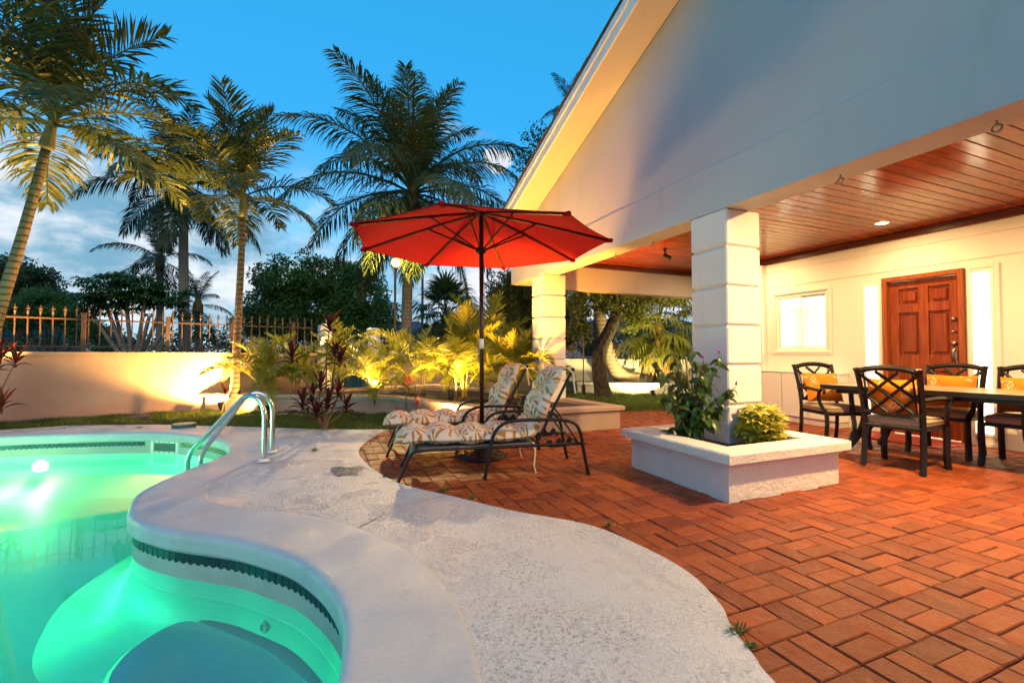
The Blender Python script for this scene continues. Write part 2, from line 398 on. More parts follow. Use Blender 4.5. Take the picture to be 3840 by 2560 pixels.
def m_cushion():
    # fabric print: fans of tan leaves radiating from scattered centres on off-white
    t = NT('leaf_print_fabric'); uv = t.n.new('ShaderNodeUVMap').outputs[0]
    wob = t.n.new('ShaderNodeTexNoise'); t.inp(wob, 'Vector', uv); wob.inputs['Scale'].default_value = 9
    va = t.n.new('ShaderNodeVectorMath'); va.operation = 'MULTIPLY_ADD'; t.l.new(wob.outputs['Color'], va.inputs[0]); va.inputs[1].default_value = (.02, .02, 0); t.l.new(uv, va.inputs[2])
    vec = va.outputs[0]
    vo = t.n.new('ShaderNodeTexVoronoi'); vo.voronoi_dimensions = '2D'; vo.inputs['Scale'].default_value = 6.4; vo.inputs['Randomness'].default_value = .8; t.l.new(vec, vo.inputs['Vector'])
    sb = t.n.new('ShaderNodeVectorMath'); sb.operation = 'SUBTRACT'; t.l.new(vec, sb.inputs[0]); t.l.new(vo.outputs['Position'], sb.inputs[1])
    s3 = t.n.new('ShaderNodeSeparateXYZ'); t.l.new(sb.outputs[0], s3.inputs[0])
    ang = t.math('ARCTAN2', s3.outputs[1], s3.outputs[0]); d = vo.outputs['Distance']
    sw = t.math('ADD', t.math('MULTIPLY', ang, 8.0), t.math('MULTIPLY', d, 3.0)); st = t.math('SINE', sw)
    wid = t.math('SUBTRACT', t.math('MULTIPLY', d, -.9), -.42)
    leaf = t.ramp(t.math('ADD', st, wid), .05, .35)
    half = t.ramp(t.math('SINE', t.math('ADD', t.math('MULTIPLY', ang, 1.0), t.math('MULTIPLY', vo.outputs['Distance'], 4))), -.95, -.6)
    fac = t.math('MULTIPLY', t.math('MULTIPLY', leaf, half), t.ramp(d, .02, .10))
    c = t.mix(fac, (.60, .51, .42), (.37, .175, .04)); w = t.noise(uv, 420, 2)
    t.set(color=c, rough=.92, spec=.15, normal=t.bump(w, .35, .003)); return t.m
M['cushion'] = m_cushion()
def m_pillow():
    t = NT('coral_pillow'); uv = t.n.new('ShaderNodeUVMap').outputs[0]
    v = t.n.new('ShaderNodeTexNoise'); t.inp(v, 'Vector', uv); v.inputs['Scale'].default_value = 5
    va = t.n.new('ShaderNodeVectorMath'); va.operation = 'MULTIPLY_ADD'; t.l.new(v.outputs['Color'], va.inputs[0]); va.inputs[1].default_value = (.12, .12, 0); t.l.new(uv, va.inputs[2])
    e = t.voro(va.outputs[0], 13, 'DISTANCE_TO_EDGE', dims='2D'); m = t.ramp(t.noise(uv, 3.2, 1), .56, .62)
    line = t.math('MULTIPLY', t.math('SUBTRACT', 1.0, t.ramp(e, .04, .09)), m)
    t.set(color=t.mix(line, (.62, .19, .012), (.75, .66, .5)), rough=.85, spec=.2, normal=t.bump(t.noise(uv, 300, 2), .2, .002)); return t.m
M['pillow'] = m_pillow()
def m_swirl():
    t = NT('swirl_fabric'); uv = t.pos(False); w = t.n.new('ShaderNodeTexWave'); t.inp(w, 'Vector', uv); w.inputs['Scale'].default_value = 18; w.inputs['Distortion'].default_value = 9
    t.set(color=t.mix(t.ramp(w.outputs[1], .4, .6), (.55, .42, .33), (.10, .05, .05)), rough=.9); return t.m
M['swirl'] = m_swirl()

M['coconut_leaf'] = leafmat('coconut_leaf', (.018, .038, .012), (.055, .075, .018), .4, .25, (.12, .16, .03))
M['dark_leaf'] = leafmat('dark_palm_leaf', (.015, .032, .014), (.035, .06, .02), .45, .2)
M['adonidia_leaf'] = leafmat('feather_palm_leaf', (.02, .04, .012), (.065, .08, .016), .38, .22, (.15, .16, .03))
M['areca_leaf'] = leafmat('areca_leaf', (.09, .115, .012), (.26, .26, .028), .4, .30, (.42, .40, .04))
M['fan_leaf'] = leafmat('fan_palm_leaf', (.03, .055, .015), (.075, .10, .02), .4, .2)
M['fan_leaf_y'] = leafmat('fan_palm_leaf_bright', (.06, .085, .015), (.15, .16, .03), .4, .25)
M['dead_leaf'] = leafmat('dead_frond', (.10, .06, .02), (.20, .12, .04), .8, .1)
M['tree_leaf'] = leafmat('tree_leaf', (.03, .085, .022), (.07, .15, .03), .5, .3)
M['tree_leaf_dark'] = leafmat('tree_leaf_dark', (.02, .045, .02), (.04, .075, .02), .5, .25)
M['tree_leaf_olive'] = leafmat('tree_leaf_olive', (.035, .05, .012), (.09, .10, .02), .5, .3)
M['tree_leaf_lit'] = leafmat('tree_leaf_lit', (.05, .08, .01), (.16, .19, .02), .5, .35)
M['plum_leaf'] = leafmat('plumeria_leaf', (.03, .085, .02), (.07, .14, .03), .4, .3)
M['ti_leaf'] = leafmat('ti_leaf', (.025, .009, .009), (.06, .011, .011), .5, .18, (.16, .02, .015), .15)
M['ti_red'] = leafmat('ti_leaf_red', (.28, .02, .012), (.42, .05, .02), .4, .4, (.6, .06, .02))
M['shrub_leaf'] = leafmat('shrub_leaf', (.03, .075, .015), (.075, .13, .03), .3, .25)
M['schef_leaf'] = leafmat('variegated_leaf', (.20, .21, .02), (.62, .54, .07), .3, .25, (.45, .4, .06))
M['grass'] = leafmat('grass_blade', (.035, .075, .012), (.10, .15, .025), .6, .3)
M['flower'] = plain('purple_flower', (.32, .03, .35), .6)
M['crownshaft'] = plain('crownshaft', (.20, .15, .05), .45, var=.35, scale=7, bump=.1)
M['stem_yellow'] = plain('areca_stem', (.22, .17, .03), .5, var=.3, scale=14)
M['stem_brown'] = plain('stem_brown', (.13, .08, .045), .8, var=.3, scale=25)
M['stake'] = plain('stake', (.38, .25, .12), .8)
def m_ring(name, col, per_m, dark=.45):
    t = NT(name); p = t.pos(False); s3 = t.n.new('ShaderNodeSeparateXYZ'); t.l.new(p, s3.inputs[0])
    z = t.math('ADD', s3.outputs[2], t.math('MULTIPLY', t.noise(p, 9, 2), .05)); w = t.math('SINE', t.math('MULTIPLY', z, per_m * 6.283))
    r = t.ramp(w, .55, .95); n = t.noise(p, 16, 5, .7)
    c = t.mix(n, tuple(q * .6 for q in col), tuple(q * 1.2 for q in col)); c = t.mix(r, c, tuple(q * dark for q in col))
    t.set(color=c, rough=.85, normal=t.bump(t.math('SUBTRACT', n, t.math('MULTIPLY', r, 1.5)), .6, .015)); return t.m
M['ringed'] = m_ring('ringed_trunk', (.22, .13, .065), 11, .25)
M['coco_trunk'] = m_ring('coconut_trunk', (.24, .19, .14), 9, .6)
def m_bark():
    t = NT('furrowed_bark'); p = t.pos(False); q = t.mapping(p, (9, 9, 1.4)); v = t.voro(q, 2.6, 'DISTANCE_TO_EDGE'); n = t.noise(p, 25, 5)
    c = t.mix(t.ramp(v, .02, .25), (.012, .009, .007), t.mix(n, (.04, .03, .02), (.085, .06, .04))); t.set(color=c, rough=.95, normal=t.bump(t.math('ADD', v, t.math('MULTIPLY', n, .3)), 1.0, .05)); return t.m
M['bark'] = m_bark()
M['pale_bark'] = plain('pale_bark', (.20, .16, .12), .9, var=.3, scale=10, bump=.6, bscale=30)
def m_ground():
    t = NT('ground_earth'); p = t.pos(); n = t.noise(p, .35, 6); n2 = t.noise(p, 14, 5)
    t.set(color=t.mix(n2, t.mix(n, (.03, .045, .014), (.05, .05, .025)), (.06, .075, .02)), rough=.95, normal=t.bump(n2, .6, .03)); return t.m
M['ground'] = m_ground()
M['lawn'] = plain('lawn_turf', (.04, .06, .014), .95, var=.45, scale=9, bump=.9, bscale=60)
M['bulb_warm'] = emis('lamp_bulb', (1, .62, .22), 60)
M['halo_amber'] = emis('lamp_halo_glow', (1, .36, .03), 1.6)
M['downlight'] = emis('downlight_lens', (1, .78, .42), 25)
M['pool_lens'] = emis('pool_lamp_lens', (1, .92, .5), 14)
M['lantern'] = emis('lantern_glow', (1, .6, .2), 14)
M['room'] = plain('room_white', (.80, .78, .72), .8, var=.03, bump=0)
M['room_lamp'] = emis('room_lamp', (1, .9, .7), 12)
_t = NT('curtain'); _t.set(color=(.72, .64, .48), rough=.9); _t.translucent((.8, .7, .5), .6); M['curtain'] = _t.m
M['ti_mid'] = leafmat('ti_leaf_mid', (.07, .014, .010), (.16, .022, .012), .5, .25, (.3, .04, .02), .2)
# ------------------------------------------------------------------ ground, pool, deck, patio
POOL_PX = [(0, 1640), (370, 1628), (592, 1626), (740, 1637), (836, 1659), (858, 1689), (836, 1711), (740, 1748), (636, 1792), (518, 1851), (480, 1910),
           (488, 1957), (604, 1998), (740, 2018), (877, 2038), (979, 2066), (1081, 2100), (1149, 2141), (1217, 2202), (1265, 2277), (1285, 2358), (1282, 2427), (1265, 2556)]
pool_pts = [tuple(gz(*q)[:2]) for q in POOL_PX] + [(-.02, 1.3), (-.25, .95), (-.75, .55), (-1.6, .35), (-2.8, .6), (-4.0, 1.4), (-5.1, 2.6), (-5.8, 4.0), (-6.0, 5.5), (-5.6, 6.9), (-4.75, 7.75)]
PL = smooth_loop(pool_pts, 8)
for _ in range(3): PL = (np.roll(PL, 1, 0) + 2 * PL + np.roll(PL, -1, 0)) / 4
PL = PL + loop_normals(PL) * .034
PN = loop_normals(PL)
def ring(offset): return PL + PN * offset
# brick/deck border and lawn/deck border
EDGE_PX = [(1457, 1612), (1400, 1640), (1345, 1690), (1385, 1750), (1500, 1815), (1700, 1865), (1930, 1920), (2200, 1970), (2400, 2050), (2580, 2150), (2700, 2270), (2740, 2350), (2830, 2470), (2900, 2560)]
edge = [tuple(gz(*q)[:2]) for q in EDGE_PX] + [(1.25, .6), (.95, 0.0), (.45, -.9), (-.4, -1.8)]
edge_s = smooth_loop(edge, 6, closed=False)
lawn_edge = [tuple(gz(*q)[:2]) for q in ((1457, 1612), (1200, 1611), (900, 1601), (574, 1593), (268, 1597), (0, 1614))]
deck_outer = [tuple(p) for p in edge_s] + [(-3.5, -2.6), (-7.0, -1.8), (-8.6, 3.0), (-8.2, 7.0), (-6.6, 8.7)] + lawn_edge[::-1][:-1]
# ground
G = 900.0
gnd = fill([[(-G, -G), (G, -G), (G, G), (-G, G)], [tuple(p) for p in ring(.25)]], -.06)
bm_obj('ground', gnd, M['ground'], kind='structure')
# deck slab with the pool cut out
dk = fill([deck_outer, [tuple(p) for p in ring(.40)]], .01)
deck = bm_obj('pool_deck', dk, M['deck'], kind='structure')
sk = MB(); n = len(deck_outer)
sk.add([(x, y, .01) for x, y in deck_outer] + [(x, y, -.1) for x, y in deck_outer], [(i, (i + 1) % n, n + (i + 1) % n, n + i) for i in range(n)])
sk.build('deck_edge', M['deck'], deck)
# coping: raised smooth band with a bullnose towards the water
prof = [(.425, .0), (.421, .016), (.412, .0195), (.40, .020), (.38, .020), (.035, .020), (.015, .020), (-.005, .018), (-.022, .010), (-.031, -.004), (-.033, -.02), (-.033, -.03), (-.033, -.075), (-.033, -.086), (-.028, -.094), (.004, -.096)]
nl = len(PL); vs = []; fs = []
for d, z in prof:
    L = ring(d); vs += [(x, y, z) for x, y in L]
for j in range(len(prof) - 1):
    for i in range(nl): a, b = j * nl + i, j * nl + (i + 1) % nl; fs.append((a, b, b + nl, a + nl))
cm = MB(); cm.add(vs, fs); cm.build('coping', M['coping'], deck, smooth=True)
# basin: walls with a cove and a sloping floor
WZ_ = -.262
basin = thing('swimming_pool', None, None, kind='structure')
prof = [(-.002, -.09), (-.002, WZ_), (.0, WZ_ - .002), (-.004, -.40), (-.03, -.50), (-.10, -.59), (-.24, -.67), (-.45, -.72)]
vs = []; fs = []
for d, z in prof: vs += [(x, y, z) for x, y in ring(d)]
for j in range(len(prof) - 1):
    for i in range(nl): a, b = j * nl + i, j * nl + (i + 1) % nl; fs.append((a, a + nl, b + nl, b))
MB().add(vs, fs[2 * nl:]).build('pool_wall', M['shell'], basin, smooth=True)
MB().add(vs[:2 * nl], fs[:nl]).build('shaded_band', M['waterline'], basin, smooth=True)  # shade above the water is put into this band's colour
fl = fill([[tuple(p) for p in ring(-.44)]], -.7195); bm_obj('pool_floor', fl, M['shell'], basin)
# faint raised ledge line round the wall, and the swim-out step at the near end
vs = []; fs = []; lp = [(.002, -.345), (-.006, -.350), (-.007, -.362), (-.001, -.37)]
for d, z in lp: vs += [(x, y, z) for x, y in ring(d)]
for j in range(3):
    for i in range(nl): a, b = j * nl + i, j * nl + (i + 1) % nl; fs.append((a, a + nl, b + nl, b))
MB().add(vs, fs).build('pool_wall_moulding', M['shell'], basin, smooth=True)
ZS = -.46
step = smooth_loop([tuple(gz(x, y, ZS)[:2]) for x, y in ((672, 2331), (560, 2386), (455, 2470), (410, 2580), (560, 2760), (900, 2850), (1180, 2640), (1010, 2452), (850, 2376), (750, 2338))], 5)
sn = loop_normals(step); vs = []; fs = []; ns = len(step); pr = [(.12, -.73), (.04, ZS - .05), (.02, ZS - .01), (0, ZS)]
for d, z in pr: vs += [(x, y, z) for x, y in step + sn * d]
for j in range(3):
    for i in range(ns): a, b = j * ns + i, j * ns + (i + 1) % ns; fs.append((a, b, b + ns, a + ns))
vs.append((*step.mean(0), ZS)); c = len(vs) - 1
fs += [(3 * ns + i, 3 * ns + (i + 1) % ns, c) for i in range(ns)]
MB().add(vs, fs).build('swim_out_step', M['shell'], basin, smooth=False)
# water
WZ = -.265
wat = fill([[tuple(p) for p in ring(.015)]], WZ)
r = bmesh.ops.extrude_face_region(wat, geom=list(wat.faces))
for g in r['geom']:
    if isinstance(g, bmesh.types.BMVert): g.co.z = -1.6
bmesh.ops.recalc_face_normals(wat, faces=wat.faces)
bm_obj('pool_water', wat, M['water'], label='clear turquoise water filling the kidney shaped pool', kind='structure')
# navy waterline tiles with a wavy lower edge
tw, th = .056, .052
tm = MB(); prof2 = []
k = 8
top = [(-tw / 2 + .0028, th / 2), (tw / 2 - .0028, th / 2)]
bot = [(tw / 2 - .0028 - (tw - .0056) * i / k, -th / 2 - 0.007 * math.cos(i / k * 2 * math.pi)) for i in range(k + 1)]
pts = top + bot; nn = len(pts)
tm.add([(a, .006, b) for a, b in pts] + [(a, -.004, b) for a, b in pts], [tuple(range(nn)), ] + [(i, nn + i, nn + (i + 1) % nn, (i + 1) % nn) for i in range(nn)])
tile_me = tm.mesh('tile', M['navy'])
seg = np.linalg.norm(np.roll(PL, -1, 0) - PL, axis=1); cum = np.concatenate([[0], np.cumsum(seg)])
def pool_at(s):
    s = s % cum[-1]; i = int(np.searchsorted(cum, s, 'right') - 1); t = (s - cum[i]) / seg[i]; j = (i + 1) % nl
    p = PL[i] * (1 - t) + PL[j] * t; nv = PN[i] * (1 - t) + PN[j] * t; return p, nv / np.linalg.norm(nv)
cnt = 0; s = 0.0
skim_c = np.array(gz(598, 1662, -.12)[:2])
while s < cum[-1]:
    p, nv = pool_at(s); s += tw
    dep = p[0] * _F.x + p[1] * _F.y; sx = 1920 + F_PX * (p[0] * _R.x + p[1] * _R.y) / max(dep, .1)
    facing = nv[0] * p[0] + nv[1] * p[1] > 0                                   # wall face turned to the camera
    if dep < .6 or sx < -300 or not facing or np.linalg.norm(p - skim_c) < .27: continue
    o = link('tile', tile_me, basin, loc=(p[0], p[1], -.140)); o.rotation_euler = (0, 0, math.atan2(nv[1], nv[0]) + math.pi / 2); cnt += 1
print('tiles', cnt)
# skimmer mouth on the far wall
i0 = int(np.argmin(np.linalg.norm(PL - skim_c, axis=1))); sp, snv = PL[i0], PN[i0]; sa = math.atan2(snv[1], snv[0]) - math.pi / 2
sk = MB(); sk.box(-.22, -.02, -.26, .22, 0, -.235, .003); sk.box(-.22, -.02, -.125, .22, 0, -.095, .003); sk.box(-.22, -.02, -.235, -.175, 0, -.125, .003); sk.box(.175, -.02, -.235, .22, 0, -.125, .003)
skim = sk.build('skimmer_plate', M['trim'], basin, loc=(sp[0], sp[1], 0)); skim.rotation_euler = (0, 0, sa)
MB().box(-.17, -.012, -.234, .17, -.004, -.126).build('skimmer_mouth', M['lid'], skim)
sc_m = MB().lathe([(.007, 0), (.007, .004), (.003, .006)], 8).mesh('screw', M['black'])
for k in range(5):
    for z in (-.11, -.248):
        o = link('screw', sc_m, skim, loc=(-.16 + k * .08, -.02, z)); o.rotation_euler = (rad(90), 0, 0)
# wall fittings under water
def wall_fit(name, px, py, z, r, mat, d=.02):
    q = np.array(gz(px, py, z)[:2]); i = int(np.argmin(np.linalg.norm(PL - q, axis=1))); p, nv = PL[i], PN[i]
    m = MB().lathe([(r, 0), (r, d * .6), (r * .8, d), (r * .55, d), (r * .5, d * .3)], 20).mesh(name, mat); o = link(name, m, basin, loc=(p[0], p[1], z))
    o.rotation_euler = (rad(90), 0, math.atan2(nv[1], nv[0]) - math.pi / 2); return o, p, nv
wall_fit('return_fitting', 992, 2352, -.42, .035, M['trim'])
LQ = min(range(nl), key=lambda i: abs((PL[i] @ np.array(_R[:2])) / (PL[i] @ np.array(_F[:2])) * F_PX + 1745) + (0 if PL[i][1] > 7 else 1e6))
lpos, lnv = PL[LQ], PN[LQ]
li = link('pool_lamp', MB().lathe([(.085, 0), (.085, .012), (.07, .02), (.02, .022)], 20).mesh('pool_lamp', M['pool_lens']), basin, loc=(lpos[0], lpos[1], -.42)); li.rotation_euler = (rad(90), 0, math.atan2(lnv[1], lnv[0]) - math.pi / 2)
# patio: mortar bed and stamped bricks in pairs turned by quarter turns
SXM, SYM, X0, Y0 = .2185, .2, 1.524, 1.0
patio_poly = [(x - .06, y - .02) for x, y in edge_s] + [(2, -3.2), (7.3, -3.2), (7.3, 6.9), (5.55, 6.92), (4.0, 7.2), (2.4, 7.0), (1.3, 7.4)]
pm = fill([[tuple(p) for p in patio_poly]], -.0075); patio = bm_obj('patio', pm, M['mortar'], kind='structure')
hid = [(2.78, 2.50, 3.90, 3.50), (2.5, 5.5, 3.9, 8)]
rest = MB(); tones = []
def tone_attr(me, vals):
    a = me.attributes.new('tone', 'FLOAT', 'POINT'); a.data.foreach_set('value', np.asarray(vals, dtype=np.float32))
def brick_shape(mb, cx, cy, lx, ly, z, rot=0.0, inset=.014):
    hx, hy = lx / 2 - .0021, ly / 2 - .0021; c, s = math.cos(rot), math.sin(rot)
    def P(a, b, h): return (cx + a * c - b * s, cy + a * s + b * c, h)
    j = [random.uniform(-.0022, .0022) for _ in range(8)]
    o = [(-hx + j[0], -hy + j[1]), (hx + j[2], -hy + j[3]), (hx + j[4], hy + j[5]), (-hx + j[6], hy + j[7])]
    b = .0045
    iN = [(a - math.copysign(b, a), q - math.copysign(b, q)) for a, q in o]
    tz = [z + random.uniform(-.0012, .0012) for _ in range(4)]
    vs = [P(a, q, -.0085) for a, q in o] + [P(a, q, t - .005) for (a, q), t in zip(o, tz)] + [P(a, q, t) for (a, q), t in zip(iN, tz)]
    fs = [(0, 1, 5, 4), (1, 2, 6, 5), (2, 3, 7, 6), (3, 0, 4, 7), (4, 5, 9, 8), (5, 6, 10, 9), (6, 7, 11, 10), (7, 4, 8, 11), (8, 9, 10, 11)]
    mb.add(vs, fs)
cands = []
for i in range(-8, 30):
    for j in range(-22, 34):
        mx, my = X0 + i * SXM, Y0 + j * SYM
        along_x = (i + j) % 2 == 1
        for h in (0, 1):
            if along_x: cx, cy, lx, ly = mx + SXM / 2, my + SYM * (.25 + .5 * h), SXM, SYM / 2
            else: cx, cy, lx, ly = mx + SXM * (.25 + .5 * h), my + SYM / 2, SXM / 2, SYM
            if not inside(patio_poly, cx, cy): continue
            if any(a < cx < c and b < cy < d for a, b, c, d in hid): continue
            dep = cx * _F.x + cy * _F.y; sx = 1920 + F_PX * (cx * _R.x + cy * _R.y) / dep if dep > .3 else -1; sy = 1325 + F_PX * CAM_H / dep if dep > .3 else 9e9
            vis = dep > .3 and -20 < sx < 3860 and sy < 2590
            cands.append((0 if vis else 1, dep, cx, cy, lx, ly))
cands.sort()
for q, (hidden, dep, cx, cy, lx, ly) in enumerate(cands):
    z = random.uniform(-.003, .004)
    if q < 300:
        mb = MB(); brick_shape(mb, 0, 0, lx, ly, z, random.uniform(-.006, .006)); tone_attr(mb.build('brick', M['brick'], patio, loc=(cx, cy, 0)).data, [random.random()] * 12)
    else: brick_shape(rest, cx, cy, lx, ly, z, random.uniform(-.006, .006)); tones += [random.random()] * 12
tone_attr(rest.build('brick_paving', M['brick'], patio, kind='stuff').data, tones)
# lawns
bed_poly = [tuple(gz(770, 1475, .33)[:2]), tuple(gz(1467, 1484, .33)[:2]), (2.36, 5.42), (3.97, 5.42), (3.86, 6.66), (3.3, 9.2), (2.6, 11.0), (-1.6, 10.15)]
lawn1 = [(x, y) for x, y in lawn_edge] + [(-6.0, 8.8), (-5.6, 9.3), tuple(gz(775, 1540)[:2]), bed_poly[1], (1.9, 6.6), (1.2, 6.6)]
bm_obj('lawn', fill([lawn1], -.018), M['lawn'], kind='structure')
lawn2 = [(3.3, 7.3), (4.0, 7.05), (5.55, 6.95), (6.6, 6.4), (12, 4), (14, 9), tuple(plan(2700, 1300, 12.0)[:2]), tuple(plan(2060, 1300, 12.9)[:2]), (4.2, 11.4), (3.3, 9.2)]
bm_obj('side_lawn', fill([lawn2], -.012), M['lawn'], kind='structure')
def grass(name, poly, count, hmin, hmax, z, label):
    poly = list(poly); xs = [p[0] for p in poly]; ys = [p[1] for p in poly]; rng = np.random.default_rng(len(name))
    P = np.column_stack([rng.uniform(min(xs), max(xs), count * 3), rng.uniform(min(ys), max(ys), count * 3)])
    P = np.array([p for p in P if inside(poly, p[0], p[1])][:count]); n_ = len(P)
    cl_ = .6 + .8 * np.abs(np.sin(P[:, 0] * 5.1 + np.sin(P[:, 1] * 4.3)))
    h = rng.uniform(hmin, hmax, n_) * cl_; a = rng.uniform(0, 6.283, n_); lean = rng.uniform(.1, .8, n_) * h; w = rng.uniform(.003, .006, n_)
    dx, dy = np.cos(a), np.sin(a); V = np.zeros((n_, 5, 3))
    V[:, 0] = np.stack([P[:, 0] - dy * w, P[:, 1] + dx * w, np.full(n_, z)], 1); V[:, 1] = np.stack([P[:, 0] + dy * w, P[:, 1] - dx * w, np.full(n_, z)], 1)
    mx_, my_ = P[:, 0] + dx * lean * .35, P[:, 1] + dy * lean * .35
    V[:, 2] = np.stack([mx_ + dy * w * .8, my_ - dx * w * .8, z + h * .6], 1); V[:, 3] = np.stack([mx_ - dy * w * .8, my_ + dx * w * .8, z + h * .6], 1)
    V[:, 4] = np.stack([P[:, 0] + dx * lean, P[:, 1] + dy * lean, z + h], 1)
    b = np.arange(n_)[:, None] * 5
    T = np.concatenate([b + np.array([[0, 1, 2]]), b + np.array([[0, 2, 3]]), b + np.array([[3, 2, 4]])])
    link(name, np_mesh(name, V.reshape(-1, 3), T, M['grass']), label=label, cat='grass', kind='stuff')
grass('grass', lawn1, 42000, .03, .075, -.02, 'short grass strip between the pool deck and the garden bed')
grass('side_grass', lawn2, 60000, .03, .07, -.014, 'lawn behind the porch around the dark trunk')
# ------------------------------------------------------------------ house
GX, DXW = 3.37, 7.10                      # gable plane and door wall plane
RS = .3584                                # rake slope
def rake(y): return 3.878 - RS * (y - 5.963)
RIDGE_Y, EAVE_Y = -.6, 8.30
house = thing('house', 'white stucco house with gabled porch, wooden ceiling and panelled front door', 'house', (0, 0, 0))
def yz_prism(mb, poly, x0, x1):
    n = len(poly); mb.add([(x0, y, z) for y, z in poly] + [(x1, y, z) for y, z in poly],
                          [tuple(range(n)), tuple(range(n, 2 * n))[::-1]] + [(i, n + i, n + (i + 1) % n, (i + 1) % n) for i in range(n)])
    return mb
YB = -9.6
BZ = 2.41
# gable wall: beam band below, wall set back 8 mm above the joint
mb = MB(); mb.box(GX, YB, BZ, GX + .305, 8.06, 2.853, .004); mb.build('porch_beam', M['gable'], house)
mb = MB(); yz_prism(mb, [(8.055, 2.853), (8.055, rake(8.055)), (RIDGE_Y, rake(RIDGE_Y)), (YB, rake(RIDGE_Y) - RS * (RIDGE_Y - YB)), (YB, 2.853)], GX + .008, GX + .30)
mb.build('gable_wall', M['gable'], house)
# rake soffit, fascia, roof
OX = GX - .43
def rake_strip(x0, x1, dz0, dz1, name, mat, parent=house):
    m = MB(); poly = [(EAVE_Y, rake(EAVE_Y) + dz0), (RIDGE_Y, rake(RIDGE_Y) + dz0), (YB - .3, rake(RIDGE_Y) + dz0 - RS * (RIDGE_Y - YB + .3)),
                      (YB - .3, rake(RIDGE_Y) + dz1 - RS * (RIDGE_Y - YB + .3)), (RIDGE_Y, rake(RIDGE_Y) + dz1), (EAVE_Y, rake(EAVE_Y) + dz1)]
    vs = [(x0, y, z) for y, z in poly] + [(x1, y, z) for y, z in poly]
    fs = [(0, 1, 4, 5), (1, 2, 3, 4), (6, 11, 10, 7), (7, 10, 9, 8)] + [(i, 6 + i, 6 + (i + 1) % 6, (i + 1) % 6) for i in range(6)]
    return m.add(vs, fs).build(name, mat, parent)
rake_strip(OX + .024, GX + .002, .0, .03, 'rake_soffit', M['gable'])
rake_strip(OX, OX + .022, -.006, .215, 'fascia_board', M['trim'])
rake_strip(OX - .02, OX - .001, .13, .222, 'fascia_trim', M['trim'])
roof = rake_strip(OX - .024, 14.0, .226, .250, 'roof', M['roof'])
sh = MB().box(0, -.15, 0, .34, .15, .012, .002, Matrix.Rotation(-math.atan(RS), 4, 'X')).mesh('shingle', M['roof'])
y = EAVE_Y - .1
while y > RIDGE_Y + .2:
    link('shingle', sh, roof, loc=(OX - .036 + random.uniform(-.006, .006), y, rake(y) + .256 + random.uniform(0, .005))); y -= .27
# cantilevered end of the beam behind the far column: underside box
MB().box(GX + .306, 7.125, BZ + .002, GX + .75, 8.058, 2.853, .004).build('eave_return', M['gable'], house)
# side beam and body of the house
MB().box(GX + .44, 6.9, 2.2, 7.6, 7.12, 2.853, .004).build('side_beam', M['gable'], house)
MB().box(7.02, 5.62, 0, 7.238, 7.118, 2.199, .004).build('corner_wall', M['white'], house)
MB().box(7.24, 6.9, 0, 13.5, 7.1, 2.198).build('side_wall', M['white'], house)
MB().box(13.5, YB, 0, 13.7, 7.1, 3.0).build('rear_wall', M['white'], house)
MB().box(3.68, YB, 0, 13.5, YB + .2, 3.0).build('end_wall', M['white'], house)
# columns of stacked blocks
def column(y0, base):
    col = thing('column', None, None, (GX + .002, y0, 0)); col.parent = house
    zs = [base, .615, .974, 1.335, 1.70, 2.066, BZ - .002]; w = .432
    for a, b in zip(zs[:-1], zs[1:]):
        lo = a + (.011 if a != base else 0); hi = b - (.011 if b != BZ - .002 else 0)
        MB().box(0, 0, lo, w, w, hi, .012).build('block', M['white'], col)
    MB().box(.022, .022, base, w - .022, w - .022, BZ - .004).build('core', M['white'], col)
    return col
column(2.995, .1); column(6.69, .1)
# ceiling of varnished planks running away from the beam
ceil = MB().box(GX + .31, YB + .3, 2.715, DXW + .2, 6.898, 2.74).build('ceiling', M['crown'], house)
pl = [MB().box(0, .004, 0, DXW - GX - .31, .114, .022, .004).mesh('plank', M['plank']) for _ in range(1)]
y = 6.72
while y > -4.2:
    link('plank', pl[0], ceil, loc=(GX + .308, y, 2.692 + random.uniform(-.0015, .0015))); y -= .1178
mb = MB(); mb.box(DXW - .045, YB + .3, 2.603, DXW - .002, 6.85, 2.691, .008); mb.box(DXW - .075, YB + .3, 2.66, DXW - .046, 6.85, 2.6905, .006); mb.build('crown_moulding', M['crown'], house)
MB().box(GX + .45, 6.85, 2.61, DXW - .05, 6.898, 2.6905, .008).build('crown_moulding', M['crown'], house)
# door wall built of bands with grooves between, openings for window, door and sidelights
WIN = (4.462, 5.318, 1.125, 2.052); SL1 = (3.752, 3.974, .12, 2.062); DOOR = (2.858, 3.716, 0.0, 2.106); SL2 = (2.606, 2.842, .12, 2.072)
def holed(mb, y0, y1, z0, z1, x0, x1, holes):
    ys = sorted({y0, y1, *[h[0] for h in holes], *[h[1] for h in holes]})
    for a, b in zip(ys[:-1], ys[1:]):
        hs = sorted((h[2], h[3]) for h in holes if h[0] <= a + 1e-6 and h[1] >= b - 1e-6); z = z0
        for lo, hi in hs:
            if lo > z + 1e-6: mb.box(x0, a, z, x1, b, lo)
            z = hi
        if z < z1 - 1e-6: mb.box(x0, a, z, x1, b, z1)
    return mb
W = holed(MB(), YB + .3, 5.62, 0, 2.186, DXW, DXW + .14, [WIN, SL1, DOOR, SL2])
W.box(DXW, YB + .3, 2.198, DXW + .14, 5.62, 2.464); W.box(DXW, YB + .3, 2.476, DXW + .14, 5.62, 2.75); W.box(DXW + .012, YB + .3, 2.18, DXW + .13, 5.62, 2.48)
W.build('door_wall', M['white'], house)
MB().box(DXW - .13, 5.475, .0, DXW - .001, 6.85, 2.60, .006).build('wall_return', M['white'], house)
